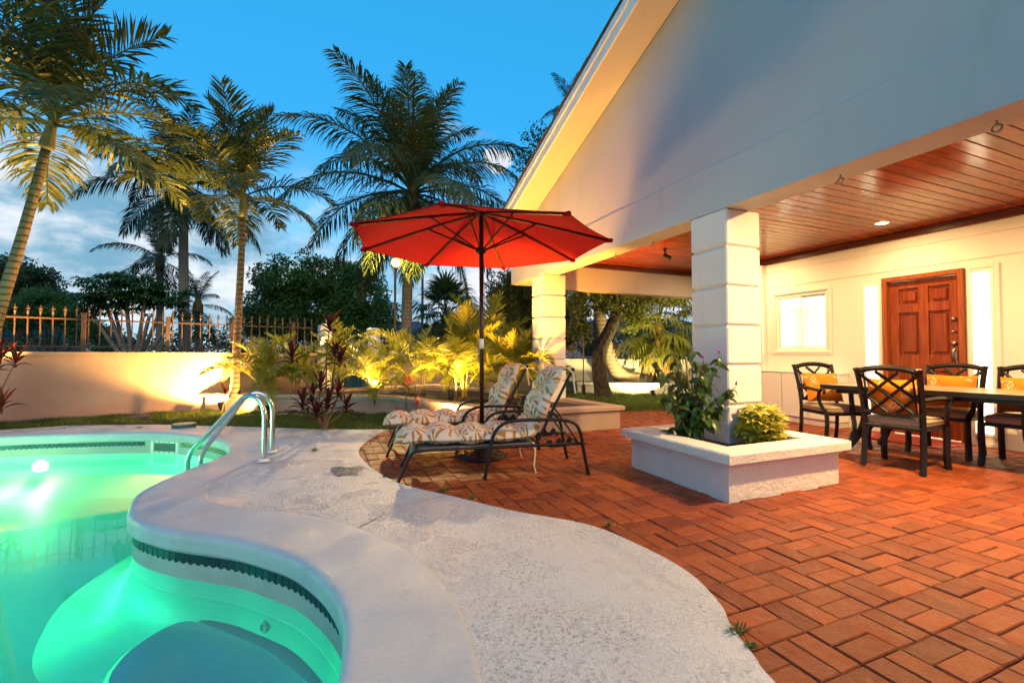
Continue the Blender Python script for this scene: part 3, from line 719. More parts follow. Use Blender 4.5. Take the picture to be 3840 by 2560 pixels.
def frame(mb, r, x0, x1, w, b=.004):
    y0, y1, z0, z1 = r
    mb.box(x0, y0, z0, x1, y0 + w, z1, b); mb.box(x0, y1 - w, z0, x1, y1, z1, b); mb.box(x0, y0 + w, z0, x1, y1 - w, z0 + w, b); mb.box(x0, y0 + w, z1 - w, x1, y1 - w, z1, b); return mb
def grow(r, d): return (r[0] - d, r[1] + d, r[2] - d, r[3] + d)
win = frame(MB(), grow(WIN, .002), DXW + .02, DXW + .1, .045).build('window', M['trim'], house)
mid = (WIN[0] + WIN[1]) / 2
frame(MB(), (WIN[0] + .045, mid + .015, WIN[2] + .045, WIN[3] - .045), DXW + .055, DXW + .08, .028).build('sash', M['trim'], win)
frame(MB(), (mid - .015, WIN[1] - .045, WIN[2] + .045, WIN[3] - .045), DXW + .035, DXW + .054, .028).build('sash', M['trim'], win)
MB().box(DXW + .066, WIN[0] + .07, WIN[2] + .07, DXW + .069, mid - .01, WIN[3] - .07).build('pane', M['glass'], win)
MB().box(DXW + .043, mid + .01, WIN[2] + .07, DXW + .046, WIN[1] - .07, WIN[3] - .07).build('pane', M['glass'], win)
MB().box(DXW - .02, WIN[0] - .03, WIN[2] - .03, DXW + .06, WIN[1] + .03, WIN[2] - .002, .005).build('sill', M['trim'], win)
m = MB(); frame(m, (WIN[0] - .07, WIN[1] + .07, WIN[2] - .06, WIN[3] + .06), DXW - .012, DXW - .001, .05); m.build('casing', M['white'], win)
for r in (SL1, SL2):
    s_ = frame(MB(), grow(r, .002), DXW - .012, DXW + .09, .035).build('sidelight', M['trim'], house)
    MB().box(DXW + .04, r[0] + .036, r[2] + .036, DXW + .045, r[1] - .036, r[3] - .036).build('pane', M['glass'], s_)
m = frame(MB(), (SL2[0] - .05, SL2[1] + .0, SL2[2] - .12, SL2[3] + .05), DXW - .02, DXW - .0125, .047); m.build('casing', M['white'], house)
# front door
fr = MB(); dy0, dy1, _, dz = DOOR
fr.box(DXW - .05, dy0 + .001, 0, DXW + .10, dy0 + .058, dz - .001, .006); fr.box(DXW - .05, dy1 - .058, 0, DXW + .10, dy1 - .001, dz - .001, .006); fr.box(DXW - .0495, dy0 + .058, dz - .062, DXW + .10, dy1 - .058, dz - .001, .006)
dframe = fr.build('door_frame', M['frame_wood'], house)
y0, y1 = dy0 + .061, dy1 - .061; st = .10; x0, x1 = DXW + .03, DXW + .072; cy = (y0 + y1) / 2
leaf = MB()
leaf.box(x0, y0, .02, x1, y0 + st, dz - .066, .003); leaf.box(x0, y1 - st, .02, x1, y1, dz - .066, .003); leaf.box(x0, cy - .05, .02, x1, cy + .05, dz - .066, .003)
rails = [(.02, .24), (.86, 1.06), (1.62, 1.73), (dz - .17, dz - .066)]
for a, b in rails:
    for u, v in ((y0 + st, cy - .05), (cy + .05, y1 - st)): leaf.box(x0 + .001, u, a, x1 - .001, v, b, .003)
door = leaf.build('door', M['door'], house)
for (a, b), (c_, d_) in zip(rails[:-1], rails[1:]):
    for u, v in ((y0 + st, cy - .05), (cy + .05, y1 - st)):
        p_ = MB().box(x0 + .028, u - .004, b - .004, x1 - .006, v + .004, c_ + .004); p_.box(x0 + .008, u + .028, b + .028, x0 + .029, v - .028, c_ - .028, .018); p_.build('panel', M['door'], door)
def knob(z, r, name):
    o = MB().lathe([(r, 0), (r, .008), (r * .55, .012), (r * .45, .03), (r * .85, .036), (r * .9, .05), (r * .5, .06)], 18).build(name, M['brass'], door, smooth=True, loc=(x0 + .001, y0 + .055, z)); o.rotation_euler = (0, rad(-90), 0)
knob(1.50, .028, 'lock'); knob(1.35, .018, 'lock'); knob(1.205, .032, 'lock')
hp = MB().box(x0 - .006, y0 + .035, .96, x0, y0 + .075, 1.15, .003); hp.tube([(x0 - .006, y0 + .055, 1.12), (x0 - .04, y0 + .055, 1.13), (x0 - .06, y0 + .055, 1.10), (x0 - .062, y0 + .055, 1.04), (x0 - .045, y0 + .055, .99), (x0 - .004, y0 + .055, .97)], [.014, .016, .014, .011, .011, .012], 10)
hp.build('handle', M['brass'], door, smooth=False)
# lit room behind the door wall
rm = MB(); rm.box(DXW + .142, -.2, -.01, 11.2, 6.6, 0); rm.box(DXW + .142, -.2, 2.6, 11.2, 6.6, 2.62); rm.box(11.2, -.2, 0, 11.25, 6.6, 2.6); rm.box(DXW + .142, 6.6, 0, 11.2, 6.65, 2.6); rm.box(DXW + .142, -.25, 0, 11.2, -.2, 2.6)
rm.box(9.2, 4.9, 0, 9.3, 5.9, 2.599); rm.box(9.2, 5.901, 2.05, 9.3, 6.599, 2.598); rm.box(9.9, 3.6, 0, 10.4, 4.3, 2.1)
room = rm.build('interior_room', M['room'], house)
MB().lathe([(.22, 0), (.22, -.05), (.12, -.09)], 20, (8.9, 4.4, 2.6)).build('ceiling_lamp', M['room_lamp'], room)
MB().lathe([(.22, 0), (.22, -.05), (.12, -.09)], 20, (8.6, 2.4, 2.6)).build('ceiling_lamp', M['room_lamp'], room)
for y0_, y1_ in ((4.36, 4.56),):
    vs = []; K = 40
    for i in range(K + 1):
        y = y0_ + (y1_ - y0_) * i / K; x = DXW + .24 + .03 * math.sin(i * 1.25); vs += [(x, y, .9), (x + .004, y, 2.2)]
    MB().add(vs, [(2 * i, 2 * i + 2, 2 * i + 3, 2 * i + 1) for i in range(K)]).build('curtain', M['curtain'], room, smooth=True)
def lamp(name, kind, loc, energy, col, size=.05, aim=None, angle=None, blend=.5):
    L = bpy.data.lights.new(name, kind); L.energy = energy; L.color = col
    if kind == 'AREA': L.shape = 'DISK'; L.size = size
    else: L.shadow_soft_size = size
    if kind == 'SPOT': L.spot_size = rad(angle); L.spot_blend = blend
    o = bpy.data.objects.new(name, L); COL.objects.link(o); o.location = loc
    if aim is not None: o.rotation_euler = (Vector(aim) - Vector(loc)).to_track_quat('-Z', 'Y').to_euler()
    return o
lamp('room_light', 'POINT', (8.9, 4.4, 2.35), 170, (1, .84, .58), .2); lamp('room_light', 'POINT', (8.6, 2.4, 2.35), 230, (1, .86, .62), .2)
# porch downlights
DL = [(6.35, 3.32), (6.35, 1.1), (4.25, 3.3), (4.3, 1.45), (4.3, -1.2), (6.35, 5.3)]
for k, (x, y) in enumerate(DL):
    d = MB().lathe([(.085, 0), (.085, -.006), (.066, -.010), (.062, -.003)], 24, cap=False).build('downlight', M['trim'], house, loc=(x, y, 2.691))
    MB().lathe([(.061, -.004), (.03, -.005)], 24).build('lens', M['downlight'], d)
    lamp('downlight_lamp', 'AREA', (x, y, 2.680), (19, 17, 22, 125, 5, 26)[k], (1, .63, .26), .11, (x, y, 0))
# rope hooks under the beams, small black spotlight
ring_pts = [(0, .021 * math.sin(a), -.046 + .021 * math.cos(a)) for a in np.linspace(0, 2 * math.pi, 17)[:-1]]
hk = MB().tube(ring_pts, .007, 6, closed=True).tube([(0, 0, 0), (0, 0, -.028)], .006, 6); hk_me = hk.mesh('hook', M['rope'], True)
for hx, hy in ((GX + .2, 4.22), (GX + .2, 4.95), (GX + .18, 2.12), (GX + .17, 1.27)): link('hook', hk_me, house, loc=(hx, hy, BZ))
for hx in (4.45, 6.1): o = link('hook', hk_me, house, loc=(hx, 7.0, 2.2)); o.rotation_euler = (0, 0, rad(90))
spt = MB().lathe([(.035, 0), (.035, -.02), (.012, -.03), (.012, -.08)], 14); spt.box(-.02, -.02, -.13, .02, .02, -.07, .004)
spt.tube([(0, .0, -.11), (.06, -.06, -.16)], [.032, .038], 12); spt.build('spotlight', M['black'], house, loc=(4.85, 5.45, 2.69))
# low white cabinet against the door wall
cab = thing('cabinet', 'low white cabinet with hinged doors against the door wall', 'cabinet', (6.83, 4.18, 0))
MB().box(.012, 0, .08, .262, 1.28, .775, .004).build('carcass', M['trim'], cab); MB().box(-.012, -.015, .776, .264, 1.295, .80, .004).build('top', M['trim'], cab); MB().box(.03, .02, 0, .26, 1.26, .079).build('plinth', M['white'], cab)
for k in range(3):
    d = MB().box(-.01, .01 + k * .423, .10, .011, .414 + k * .423, .765, .004).build('door', M['trim'], cab)
    hy = .36 + k * .423 if k != 1 else .46
    MB().tube([(-.012, hy, .56), (-.035, hy, .58), (-.04, hy, .63), (-.035, hy, .68), (-.012, hy, .70)], .006, 8).build('handle', M['brass'], d, smooth=True)
o = MB().box(-.45, -.32, 0, .45, .32, .012, .004).build('door_mat', M['mat_red'], label='dark red mat on the bricks before the front door', cat='mat', loc=(6.72, 3.28, .005)); o.rotation_euler = (0, 0, rad(90))
# planters
def ring_wall(name, poly, th, z1, cap_h, over, mat, label, soil_z, closed=True):
    t = thing(name, label, 'planter')
    P = np.array(poly, float); Nn = len(P)
    def off(d):
        out = []
        for i in range(Nn):
            a, b, c = P[i - 1], P[i], P[(i + 1) % Nn]; e1 = (b - a) / np.linalg.norm(b - a); e2 = (c - b) / np.linalg.norm(c - b)
            n1 = np.array([e1[1], -e1[0]]); n2 = np.array([e2[1], -e2[0]]); bis = n1 + n2; bis /= np.linalg.norm(bis); out.append(b + bis * d / max(.35, bis.dot(n1)))
        return np.array(out)
    def slab(mb, do, di, z0, z1_, b):
        rings = [(do, z0), (do, z1_ - b), (do - b, z1_), (di + b, z1_), (di, z1_ - b), (di, z0)]; vs = []
        for d, z in rings: vs += [(x, y, z) for x, y in off(d)]
        fs = []
        for j in range(6):
            for i in range(Nn): k2 = (j + 1) % 6; fs.append((j * Nn + i, j * Nn + (i + 1) % Nn, k2 * Nn + (i + 1) % Nn, k2 * Nn + i))
        return mb.add(vs, fs)
    slab(MB(), 0, -th, -.03, z1 - cap_h, .001).build('wall', mat, t)
    slab(MB(), over, -th - .03, z1 - cap_h, z1, .012).build('cap', mat, t)
    bm_obj('soil', fill([[tuple(p) for p in off(-th * .5)]], soil_z), M['soil'], t)
    return t
ring_wall('planter', [(2.73, 2.43), (3.97, 2.43), (3.97, 3.55), (2.73, 3.55)], .14, .362, .075, .065, M['planter'], 'square white stucco planter around the near porch column', .27)
bp = [bed_poly[0], bed_poly[1], bed_poly[2], bed_poly[3], bed_poly[4], (3.4, 7.3), (3.2, 9.2), (2.6, 10.95), (-1.55, 9.98)]
ring_wall('garden_bed', bp, .14, .33, .06, .05, M['bed'], 'long angled raised garden bed with pale cap along the lawn', .27)
# ------------------------------------------------------------------ umbrella
UC = Vector((1.575, 4.613, 0)); RT = 1.37; TOPZ, TIPZ = 2.60, 2.245
umb = thing('patio_umbrella', 'open red octagonal umbrella on a dark pole between the sun loungers', 'umbrella', UC)
PH = 4.176 - 0.02
# directions of the eight ribs
angs = [PH + k * math.pi / 4 for k in range(8)]
def rib_pt(a, t, dz=0.0): return Vector((RT * t * math.cos(a), RT * t * math.sin(a), TOPZ + (TIPZ - TOPZ) * (t ** 1.12) + dz))
for k in range(8):
    a0, a1 = angs[k], angs[(k + 1) % 8]; vs = []; fs = []; nt_, ns_ = 8, 6
    for i in range(nt_ + 1):
        t = .015 + .985 * i / nt_; p0, p1 = rib_pt(a0, t, .016), rib_pt(a1, t, .016)
        for j in range(ns_ + 1):
            s_ = j / ns_; p = p0.lerp(p1, s_); p.z -= .03 * math.sin(math.pi * s_) * t * (1.2 - t); 
            if i == nt_: p = p * (1 - .018 * math.sin(math.pi * s_)) + Vector((0, 0, p.z * .018 * math.sin(math.pi * s_)))
            vs.append(p)
    for i in range(nt_):
        for j in range(ns_): q = i * (ns_ + 1) + j; fs.append((q, q + 1, q + ns_ + 2, q + ns_ + 1))
    pan = MB().add(vs, fs).build('canopy_panel', M['canopy'], umb, smooth=True)
    # hem along the rim
    hem = [Vector(vs[nt_ * (ns_ + 1) + j]) for j in range(ns_ + 1)]; MB().tube(hem, .006, 5).build('hem', M['canopy'], pan, smooth=True)
    rb = MB().tube([rib_pt(a0, t) for t in (.03, .3, .6, .985)], .0125, 6, flat=1.0).build('rib', M['bronze'], umb)
    MB().box(-.03, -.022, -.02, .05, .022, .02, .01, Matrix.Translation(rib_pt(a0, .985)) @ Matrix.Rotation(a0, 4, 'Z')).build('rib_pocket', M['canopy'], rb)
    sp_ = rib_pt(a0, .43); MB().tube([(math.cos(a0) * .05, math.sin(a0) * .05, 2.205), tuple(sp_ - Vector((0, 0, .012)))], .0095, 6).build('strut', M['bronze'], umb)
MB().tube([(-.02, -.10, .06), (0, 0, 2.62)], .0235, 14).build('pole', M['bronze'], umb, smooth=True)
MB().tube([(-.012, -.058, 1.13), (-.011, -.054, 1.235)], .0245, 14).build('pole_sleeve', M['trim'], umb, smooth=True)
MB().lathe([(.03, -.05), (.055, -.03), (.055, .02), (.03, .03)], 16, (0, 0, 2.2)).build('runner', M['bronze'], umb)
MB().lathe([(.03, -.04), (.06, -.02), (.06, .01), (.03, .03), (.03, .06), (.012, .1)], 16, (0, 0, 2.6)).build('top_hub', M['bronze'], umb)
bs = MB().lathe([(.25, 0), (.26, .012), (.255, .03), (.23, .045), (.12, .062), (.06, .075), (.04, .09), (.04, .30), (.03, .305)], 40, (-.02, -.10, 0))
base_o = bs.build('base', M['black'], umb, smooth=False)
for k in range(12):
    a = k * math.pi / 6; pts = [(-.02 + (.15 + .05 * math.sin(t * 5)) * math.cos(a + t * .22), -.10 + (.15 + .05 * math.sin(t * 5)) * math.sin(a + t * .22), .053 - .06 * (.05 * math.sin(t * 5))) for t in np.linspace(0, 1.2, 7)]
    MB().tube(pts, .007, 5).build('scroll', M['black'], base_o)
MB().tube([(.02, -.02, 2.15), (.024, -.05, 1.6), (.016, -.075, 1.2)], .0025, 5).build('pull_cord', M['black'], umb)

# ------------------------------------------------------------------ sun loungers
def path_sample(P, s):
    d = [0]
    for a, b in zip(P[:-1], P[1:]): d.append(d[-1] + (Vector(b) - Vector(a)).length)
    s = s * d[-1]
    for i in range(len(P) - 1):
        if s <= d[i + 1] or i == len(P) - 2:
            t = (s - d[i]) / (d[i + 1] - d[i]); p = Vector(P[i]).lerp(Vector(P[i + 1]), t); tn = (Vector(P[i + 1]) - Vector(P[i])).normalized(); return p, tn, d[-1]
def cushion_mesh(name, pts, half, th, nu, tufts_v, mat, uvo, seed):
    """quilted pad following pts (x,z), half width, thickness, nu quilted bays along it"""
    rng = np.random.default_rng(seed); Pth = smooth_loop([(p[0], p[1]) for p in pts], 6, closed=False); Pth = [(p[0], 0, p[1]) for p in Pth]
    NU, NV = 72, 26; vs = []; fs = []; uv = []
    samples = []
    for i in range(NU + 1):
        p, tn, L = path_sample(Pth, i / NU); samples.append((p, tn))
    for side in (1, -1):
        for i, (p, tn) in enumerate(samples):
            tt = (samples[min(i + 1, NU)][0] - samples[max(i - 1, 0)][0]).normalized(); nrm = Vector((-tt.z, 0, tt.x))
            u = i / NU
            for j in range(NV + 1):
                v = j / NV * 2 - 1
                eu = max(0.0, 1 - abs(2 * u - 1) ** 9) ** .5; ev = max(0.0, 1 - abs(v) ** 5) ** .5
                bay = abs(math.sin(math.pi * u * nu)) ** .55; bv = abs(math.sin(math.pi * (v * .5 + .5) * tufts_v)) ** .6
                bulge = eu * ev * (.30 + .70 * (bay * .68 + bv * .32 * bay ** .3)) 
                wob = .006 * math.sin(17 * u + 5 * v + seed) + .005 * math.sin(31 * u - 9 * v)
                off = side * th * .5 * bulge * (1 if side > 0 else .55) + th * .1 + wob * eu * ev
                w_ = half * (1 + .02 * math.sin(u * nu * 2 * math.pi - 1.2) * 1.2); q = p + nrm * off; vs.append((q.x, v * w_, q.z)); uv.append((u * L + uvo[0], v * half + uvo[1]))
    st_ = (NU + 1) * (NV + 1)
    for s_ in (0, 1):
        for i in range(NU):
            for j in range(NV):
                a = s_ * st_ + i * (NV + 1) + j; f = (a, a + NV + 1, a + NV + 2, a + 1); fs.append(f if s_ == 0 else f[::-1])
    me = bpy.data.meshes.new(name); me.from_pydata(vs, [], fs); me.materials.append(mat); me.shade_smooth()
    ul = me.uv_layers.new(name='UVMap'); idx = np.zeros(len(me.loops), dtype=np.int32); me.loops.foreach_get('vertex_index', idx)
    ul.data.foreach_set('uv', np.array(uv, dtype=np.float32)[idx].ravel()); return me
def make_lounger(label, loc, rz, seed):
    t = thing('sun_lounger', label, 'sun lounger', loc, rz, 'loungers by the pool'); hw = .285
    for s in (-1, 1):
        y = s * hw
        fr_ = smooth_loop([(-.06, y, .0), (-.005, y, .13), (.05, y, .235), (.15, y, .262), (.5, y, .266), (1.0, y, .27), (1.58, y, .272)], 4, closed=False)
        MB().tube(fr_, .0135, 8).build('side_rail', M['black'], t, smooth=True)
        yo = s * (hw + .025)
        am = smooth_loop([(.665, yo, 0), (.70, yo, .2), (.735, yo, .36), (.80, yo, .455), (.92, yo, .495), (1.15, yo, .498), (1.35, yo, .49), (1.475, yo, .455), (1.53, yo, .36), (1.55, yo, .24), (1.60, yo, 0)], 4, closed=False)
        a_ = MB().tube(am, .0155, 8).build('armrest', M['black'], t, smooth=True)
        for fx in (.665, 1.60): MB().lathe([(.018, 0), (.018, .02)], 10, (fx, yo, 0)).build('foot_cap', M['black'], a_)
        MB().tube([(1.14, s * .25, .285), (1.30, s * .25, .60), (1.475, s * .25, .935)], .0135, 8).build('back_post', M['black'], t)
        # ratchet plate
        pts = [(1.20, .27), (1.26, .24), (1.42, .25), (1.47, .30), (1.435, .33), (1.40, .285), (1.375, .285), (1.355, .325), (1.325, .32), (1.31, .275), (1.285, .275), (1.27, .31), (1.24, .31)]
        m = MB(); n_ = len(pts); yy = s * .262
        m.add([(x, yy - .003, z) for x, z in pts] + [(x, yy + .003, z) for x, z in pts], [tuple(range(n_)), tuple(range(n_, 2 * n_))[::-1]] + [(i, n_ + i, n_ + (i + 1) % n_, (i + 1) % n_) for i in range(n_)])
        m.build('ratchet', M['black'], t)
        MB().tube([(1.30, s * .235, .60), (1.52, s * .235, .29), (1.46, s * .235, .25)], .009, 6).build('prop', M['black'], t)
        MB().tube([(.42, s * .2, .262), (.44, s * .2, .225), (.50, s * .2, .225), (.52, s * .2, .262)], .006, 6).build('hook', M['black'], t)
    for x, z in ((.08, .25), (.70, .25), (1.14, .285), (1.56, .262)): MB().tube([(x, -hw, z), (x, hw, z)], .011, 8).build('crossbar', M['black'], t)
    MB().tube([(1.30, -.25, .60), (1.30, .25, .60)], .011, 8).build('crossbar', M['black'], t)
    MB().tube([(1.475, -.262, .935), (1.475, .262, .935)], .016, 8).build('crossbar', M['black'], t)
    m = MB(); sl = [(.02, .19), (.055, .246), (.15, .276), (.6, .280), (1.12, .284)]
    vs = [(x, y, z) for x, z in sl for y in (-hw + .012, hw - .012)]; m.add(vs, [(2 * i, 2 * i + 1, 2 * i + 3, 2 * i + 2) for i in range(4)]); m.build('sling', M['sling'], t)
    cu = link('cushion', cushion_mesh('cushion', [(-.10, .31), (.1, .325), (.4, .318), (.8, .318), (1.05, .33), (1.145, .40), (1.24, .59), (1.33, .79), (1.405, .955)], .272, .20, 7, 2, M['cushion'], (seed * .37, seed * .11), seed), t)
    for s in (-1, 1):
        MB().tube([(1.10, s * .27, .30), (1.115, s * .30, .22), (1.10, s * .31, .10), (1.12, s * .30, .03)], .006, 4, flat=.3).build('tie', M['ribbon'], cu)
        MB().tube([(1.42, s * .27, .95), (1.47, s * .285, .90), (1.475, s * .29, .80), (1.49, s * .285, .72)], .008, 4, flat=.3).build('tie', M['ribbon'], cu)
    return t
M['sling'] = plain('grey_sling', (.17, .17, .18), .8, var=.15, scale=60, bump=.4, bscale=500)
p1 = gz(1491, 1814); p2 = gz(2175, 1778)
la = math.atan2(p2.y - p1.y, p2.x - p1.x); across = Vector((-math.sin(la), math.cos(la), 0))
base1 = Vector((p1.x, p1.y, 0)) + across * .30 + Vector((math.cos(la), math.sin(la), 0)) * .06
make_lounger('sun lounger with tan leaf print cushion, the nearer one facing the pool', base1, la, 3)
q1 = gz(1477, 1711)
make_lounger('sun lounger with tan leaf print cushion, behind the umbrella pole', Vector((q1.x + .03, q1.y + .28, 0)), la + rad(3), 5)

# ------------------------------------------------------------------ dining set
def pillow_mesh(name, w, h, t, mat, uvs=1.0):
    N = 18; vs = []; fs = []; uv = []
    for side in (1, -1):
        for i in range(N + 1):
            for j in range(N + 1):
                u, v = i / N * 2 - 1, j / N * 2 - 1
                th_ = t / 2 * (max(0, 1 - u ** 4) ** .6) * (max(0, 1 - v ** 4) ** .6)
                x = u * w / 2 * (1 - .07 * (1 - v * v)); z = v * h / 2 * (1 - .07 * (1 - u * u)); vs.append((side * th_ + .008 * math.sin(4 * u + 3 * v), x, z)); uv.append((u * w * uvs, v * h * uvs))
    S = (N + 1) ** 2
    for s_ in (0, 1):
        for i in range(N):
            for j in range(N): a = s_ * S + i * (N + 1) + j; f = (a, a + N + 1, a + N + 2, a + 1); fs.append(f if s_ == 0 else f[::-1])
    me = bpy.data.meshes.new(name); me.from_pydata(vs, [], fs); me.materials.append(mat); me.shade_smooth(); ul = me.uv_layers.new(name='UVMap')
    idx = np.zeros(len(me.loops), dtype=np.int32); me.loops.foreach_get('vertex_index', idx); ul.data.foreach_set('uv', np.array(uv, dtype=np.float32)[idx].ravel()); return me
def make_chair(label):
    t = thing('dining_chair', label, 'chair', group='chairs at the dining table'); B = M['black']
    def sq(pts, r, fl=1.0): return MB().tube(smooth_loop(pts, 4, closed=False), r, 4, flat=fl)
    for s in (-1, 1):
        sq([(-.27, s * .225, 0), (-.235, s * .222, .18), (-.225, s * .22, .40)], [.024] * 9 if False else .026).build('leg', B, t)
        sq([(.245, s * .245, 0), (.225, s * .24, .12), (.24, s * .24, .27), (.235, s * .24, .40)], .028).build('leg', B, t)
        sq([(-.225, s * .22, .40), (-.235, s * .222, .55), (-.275, s * .228, .74), (-.335, s * .235, .925)], .025).build('back_post', B, t)
        sq([(-.255, s * .24, .66), (-.1, s * .275, .672), (.08, s * .285, .665), (.17, s * .282, .655), (.235, s * .28, .672), (.262, s * .28, .655), (.245, s * .28, .628)], .019).build('armrest', B, t)
        sq([(.19, s * .28, .655), (.155, s * .275, .58), (.175, s * .262, .49), (.225, s * .248, .42), (.24, s * .242, .36)], .021).build('arm_support', B, t)
        MB().tube([(-.335, s * .235, .915), (-.342, s * .236, .935)], .03, 4).build('post_cap', B, t)
    MB().tube(smooth_loop([(-.335, -.235, .905), (-.34, -.12, .935), (-.342, 0, .945), (-.34, .12, .935), (-.335, .235, .905)], 4, closed=False), .026, 4, flat=.6).build('top_rail', B, t)
    MB().tube(smooth_loop([(-.243, -.22, .525), (-.24, 0, .510), (-.243, .22, .525)], 4, closed=False), .016, 6).build('lower_rail', B, t)
    def bp_(u, w):                                     # point on the curved back, u across, w up
        z = .525 + .385 * w; x = -.238 - .095 * w ** 1.35; return (x, (u - .5) * .44, z)
    for (u0, w0, u1, w1) in ((0, .93, .88, 0), (.30, 1, 1, .28), (0, .48, .42, 0), (1, .93, .12, 0), (.70, 1, 0, .28), (1, .48, .58, 0)):
        MB().tube([bp_(u0 + (u1 - u0) * k / 4, w0 + (w1 - w0) * k / 4) for k in range(5)], .015, 4, flat=.6).build('lattice_bar', B, t)
    for s in (0, 1): MB().tube([bp_(.08 + .84 * s, 0), bp_(.08 + .84 * s, .5), bp_(.08 + .84 * s, .98)], .009, 4).build('back_slat', B, t)
    m = MB(); m.box(-.24, -.235, .375, .25, .235, .41, .006); m.build('seat_frame', B, t)
    sc_ = MB(); pr_ = [(.97, .412), (1.0, .425), (1.0, .455), (.96, .475), (.6, .485), (.0, .488)]
    vs = []; K = 36
    for q, z in pr_:
        for k in range(K):
            a = 2 * math.pi * k / K; cx_, sy_ = math.cos(a), math.sin(a); e = .28; x = math.copysign(abs(cx_) ** e, cx_) * .235 * q; y = math.copysign(abs(sy_) ** e, sy_) * .235 * q; vs.append((x + .01, y, z))
    fs = [(i * K + k, i * K + (k + 1) % K, (i + 1) * K + (k + 1) % K, (i + 1) * K + k) for i in range(len(pr_) - 1) for k in range(K)]
    sc_.add(vs, fs); cu = sc_.build('seat_cushion', M['tan'], t, smooth=True)
    MB().tube([(.01 + math.copysign(abs(math.cos(a)) ** .28, math.cos(a)) * .237, math.copysign(abs(math.sin(a)) ** .28, math.sin(a)) * .237, .457) for a in np.linspace(0, 2 * math.pi, 37)[:-1]], .004, 4, closed=True).build('piping', M['tan'], cu)
    return t
TZ = rad(5.7)
def set_chair(o, x, y, rz): o.location = (x, y, .004); o.rotation_euler = (0, 0, rz)
ch = make_chair('black lattice back dining chair seen from behind, next to the planter')
set_chair(ch, 5.115, 2.535, rad(7))
chairs = [ch]
for lab, x, y, rz in (('black lattice back dining chair at the far end of the table beside the cabinet', 5.55, 3.45, rad(-112)),
                      ('black lattice back dining chair facing us across the table before the door', 6.22, 2.70, rad(187)),
                      ('black lattice back dining chair across the table, cut by the right edge of the photo', 6.18, 2.08, rad(186))):
    c = copy_tree(ch); c['label'] = lab; set_chair(c, x, y, rz); chairs.append(c)
pil = pillow_mesh('throw_pillow', .43, .36, .15, M['pillow'])
for c, lab, tilt in zip(chairs, ('orange coral print pillow seen through the lattice of the chair nearest us', 'orange coral print pillow on the chair beside the cabinet', 'orange coral print pillow on the chair before the door', 'orange coral print pillow on the chair at the right edge'), (14, 18, 14, 15)):
    o = link('throw_pillow', pil, label=lab, cat='pillow', group='pillows on the dining chairs')
    Mx = Matrix.Translation(c.location) @ Matrix.Rotation(c.rotation_euler.z, 4, 'Z') @ Matrix.Translation((-.165, 0, .665)) @ Matrix.Rotation(rad(-tilt), 4, 'Y'); o.matrix_world = Mx
tb = thing('dining_table', 'long dining table with pale wood top and curved black legs', 'table', (5.25, 3.40, .004), TZ)
TL, TWd, TH = 1.86, .95, .722
MB().box(.03, -TL + .03, TH - .02, TWd - .03, -.03, TH, .003).build('table_top', M['table_top'], tb)
m = MB(); m.box(0, -TL, TH - .048, .029, 0, TH + .002, .004); m.box(TWd - .029, -TL, TH - .048, TWd, 0, TH + .002, .004); m.box(.029, -TL, TH - .048, TWd - .029, -TL + .029, TH + .002, .004); m.box(.029, -.029, TH - .048, TWd - .029, 0, TH + .002, .004); m.build('edge_frame', M['black'], tb)
m = MB(); m.box(.10, -TL + .12, TH - .09, .13, -.12, TH - .05); m.box(TWd - .13, -TL + .12, TH - .09, TWd - .10, -.12, TH - .05); m.build('apron', M['black'], tb)
for ly, sg in ((-.36, 1), (-TL + .30, -1)):
    for lx, sx in ((.17, -1), (TWd - .17, 1)):
        pts = smooth_loop([(lx, ly, TH - .05), (lx, ly, .42), (lx + sx * .01, ly + sg * .02, .28), (lx + sx * .05, ly + sg * .08, .12), (lx + sx * .12, ly + sg * .17, 0)], 4, closed=False); MB().tube(pts, .034, 4).build('leg', M['black'], tb)
        pts = smooth_loop([(lx, ly + sg * .13, TH - .05), (lx, ly + sg * .11, .40), (lx + sx * .02, ly + sg * .09, .26), (lx + sx * .06, ly + sg * .11, .12)], 4, closed=False); MB().tube(pts, .026, 4).build('leg_brace', M['black'], tb)
    MB().tube(smooth_loop([(.19, ly, .2), (.35, ly, .28), (TWd / 2, ly, .30), (TWd - .35, ly, .28), (TWd - .19, ly, .2)], 4, closed=False), .02, 4).build('stretcher', M['black'], tb)

# ------------------------------------------------------------------ pool hand rail
hr = thing('pool_handrail', 'pair of bent steel handrails at the pool edge', 'handrail')
for (bx, by), (ex, ey) in (((991, 1727), (703, 1752)), ((1021, 1694), (752, 1742))):
    a = gz(bx, by, .025); e = gz(ex, ey, -.05); d = Vector((e.x - a.x, e.y - a.y, 0)); L = d.length; d.normalize()
    H = .66
    pr_ = [(0, 0), (0, .2), (0, .40), (.005, .49), (.03, .575), (.085, .635), (.15, .66), (.215, .645), (.28, .59)]
    tx, tz = .28, .59
    pr_ += [(.28 + (L - .33) * q, .59 - (.59 - .13) * q) for q in (.25, .5, .75, 1)]
    pr_ += [(L - .015, .06), (L, -.02), (L, -.25), (L, -.6)]
    pts = smooth_loop([(a.x + d.x * s_, a.y + d.y * s_, z) for s_, z in pr_], 4, closed=False)
    rl = MB().tube(pts, .0235, 16).build('rail', M['steel'], hr, smooth=True)
    MB().lathe([(.055, .024), (.055, .03), (.04, .045), (.026, .05)], 24, (a.x, a.y, 0)).build('flange', M['trim'], rl)
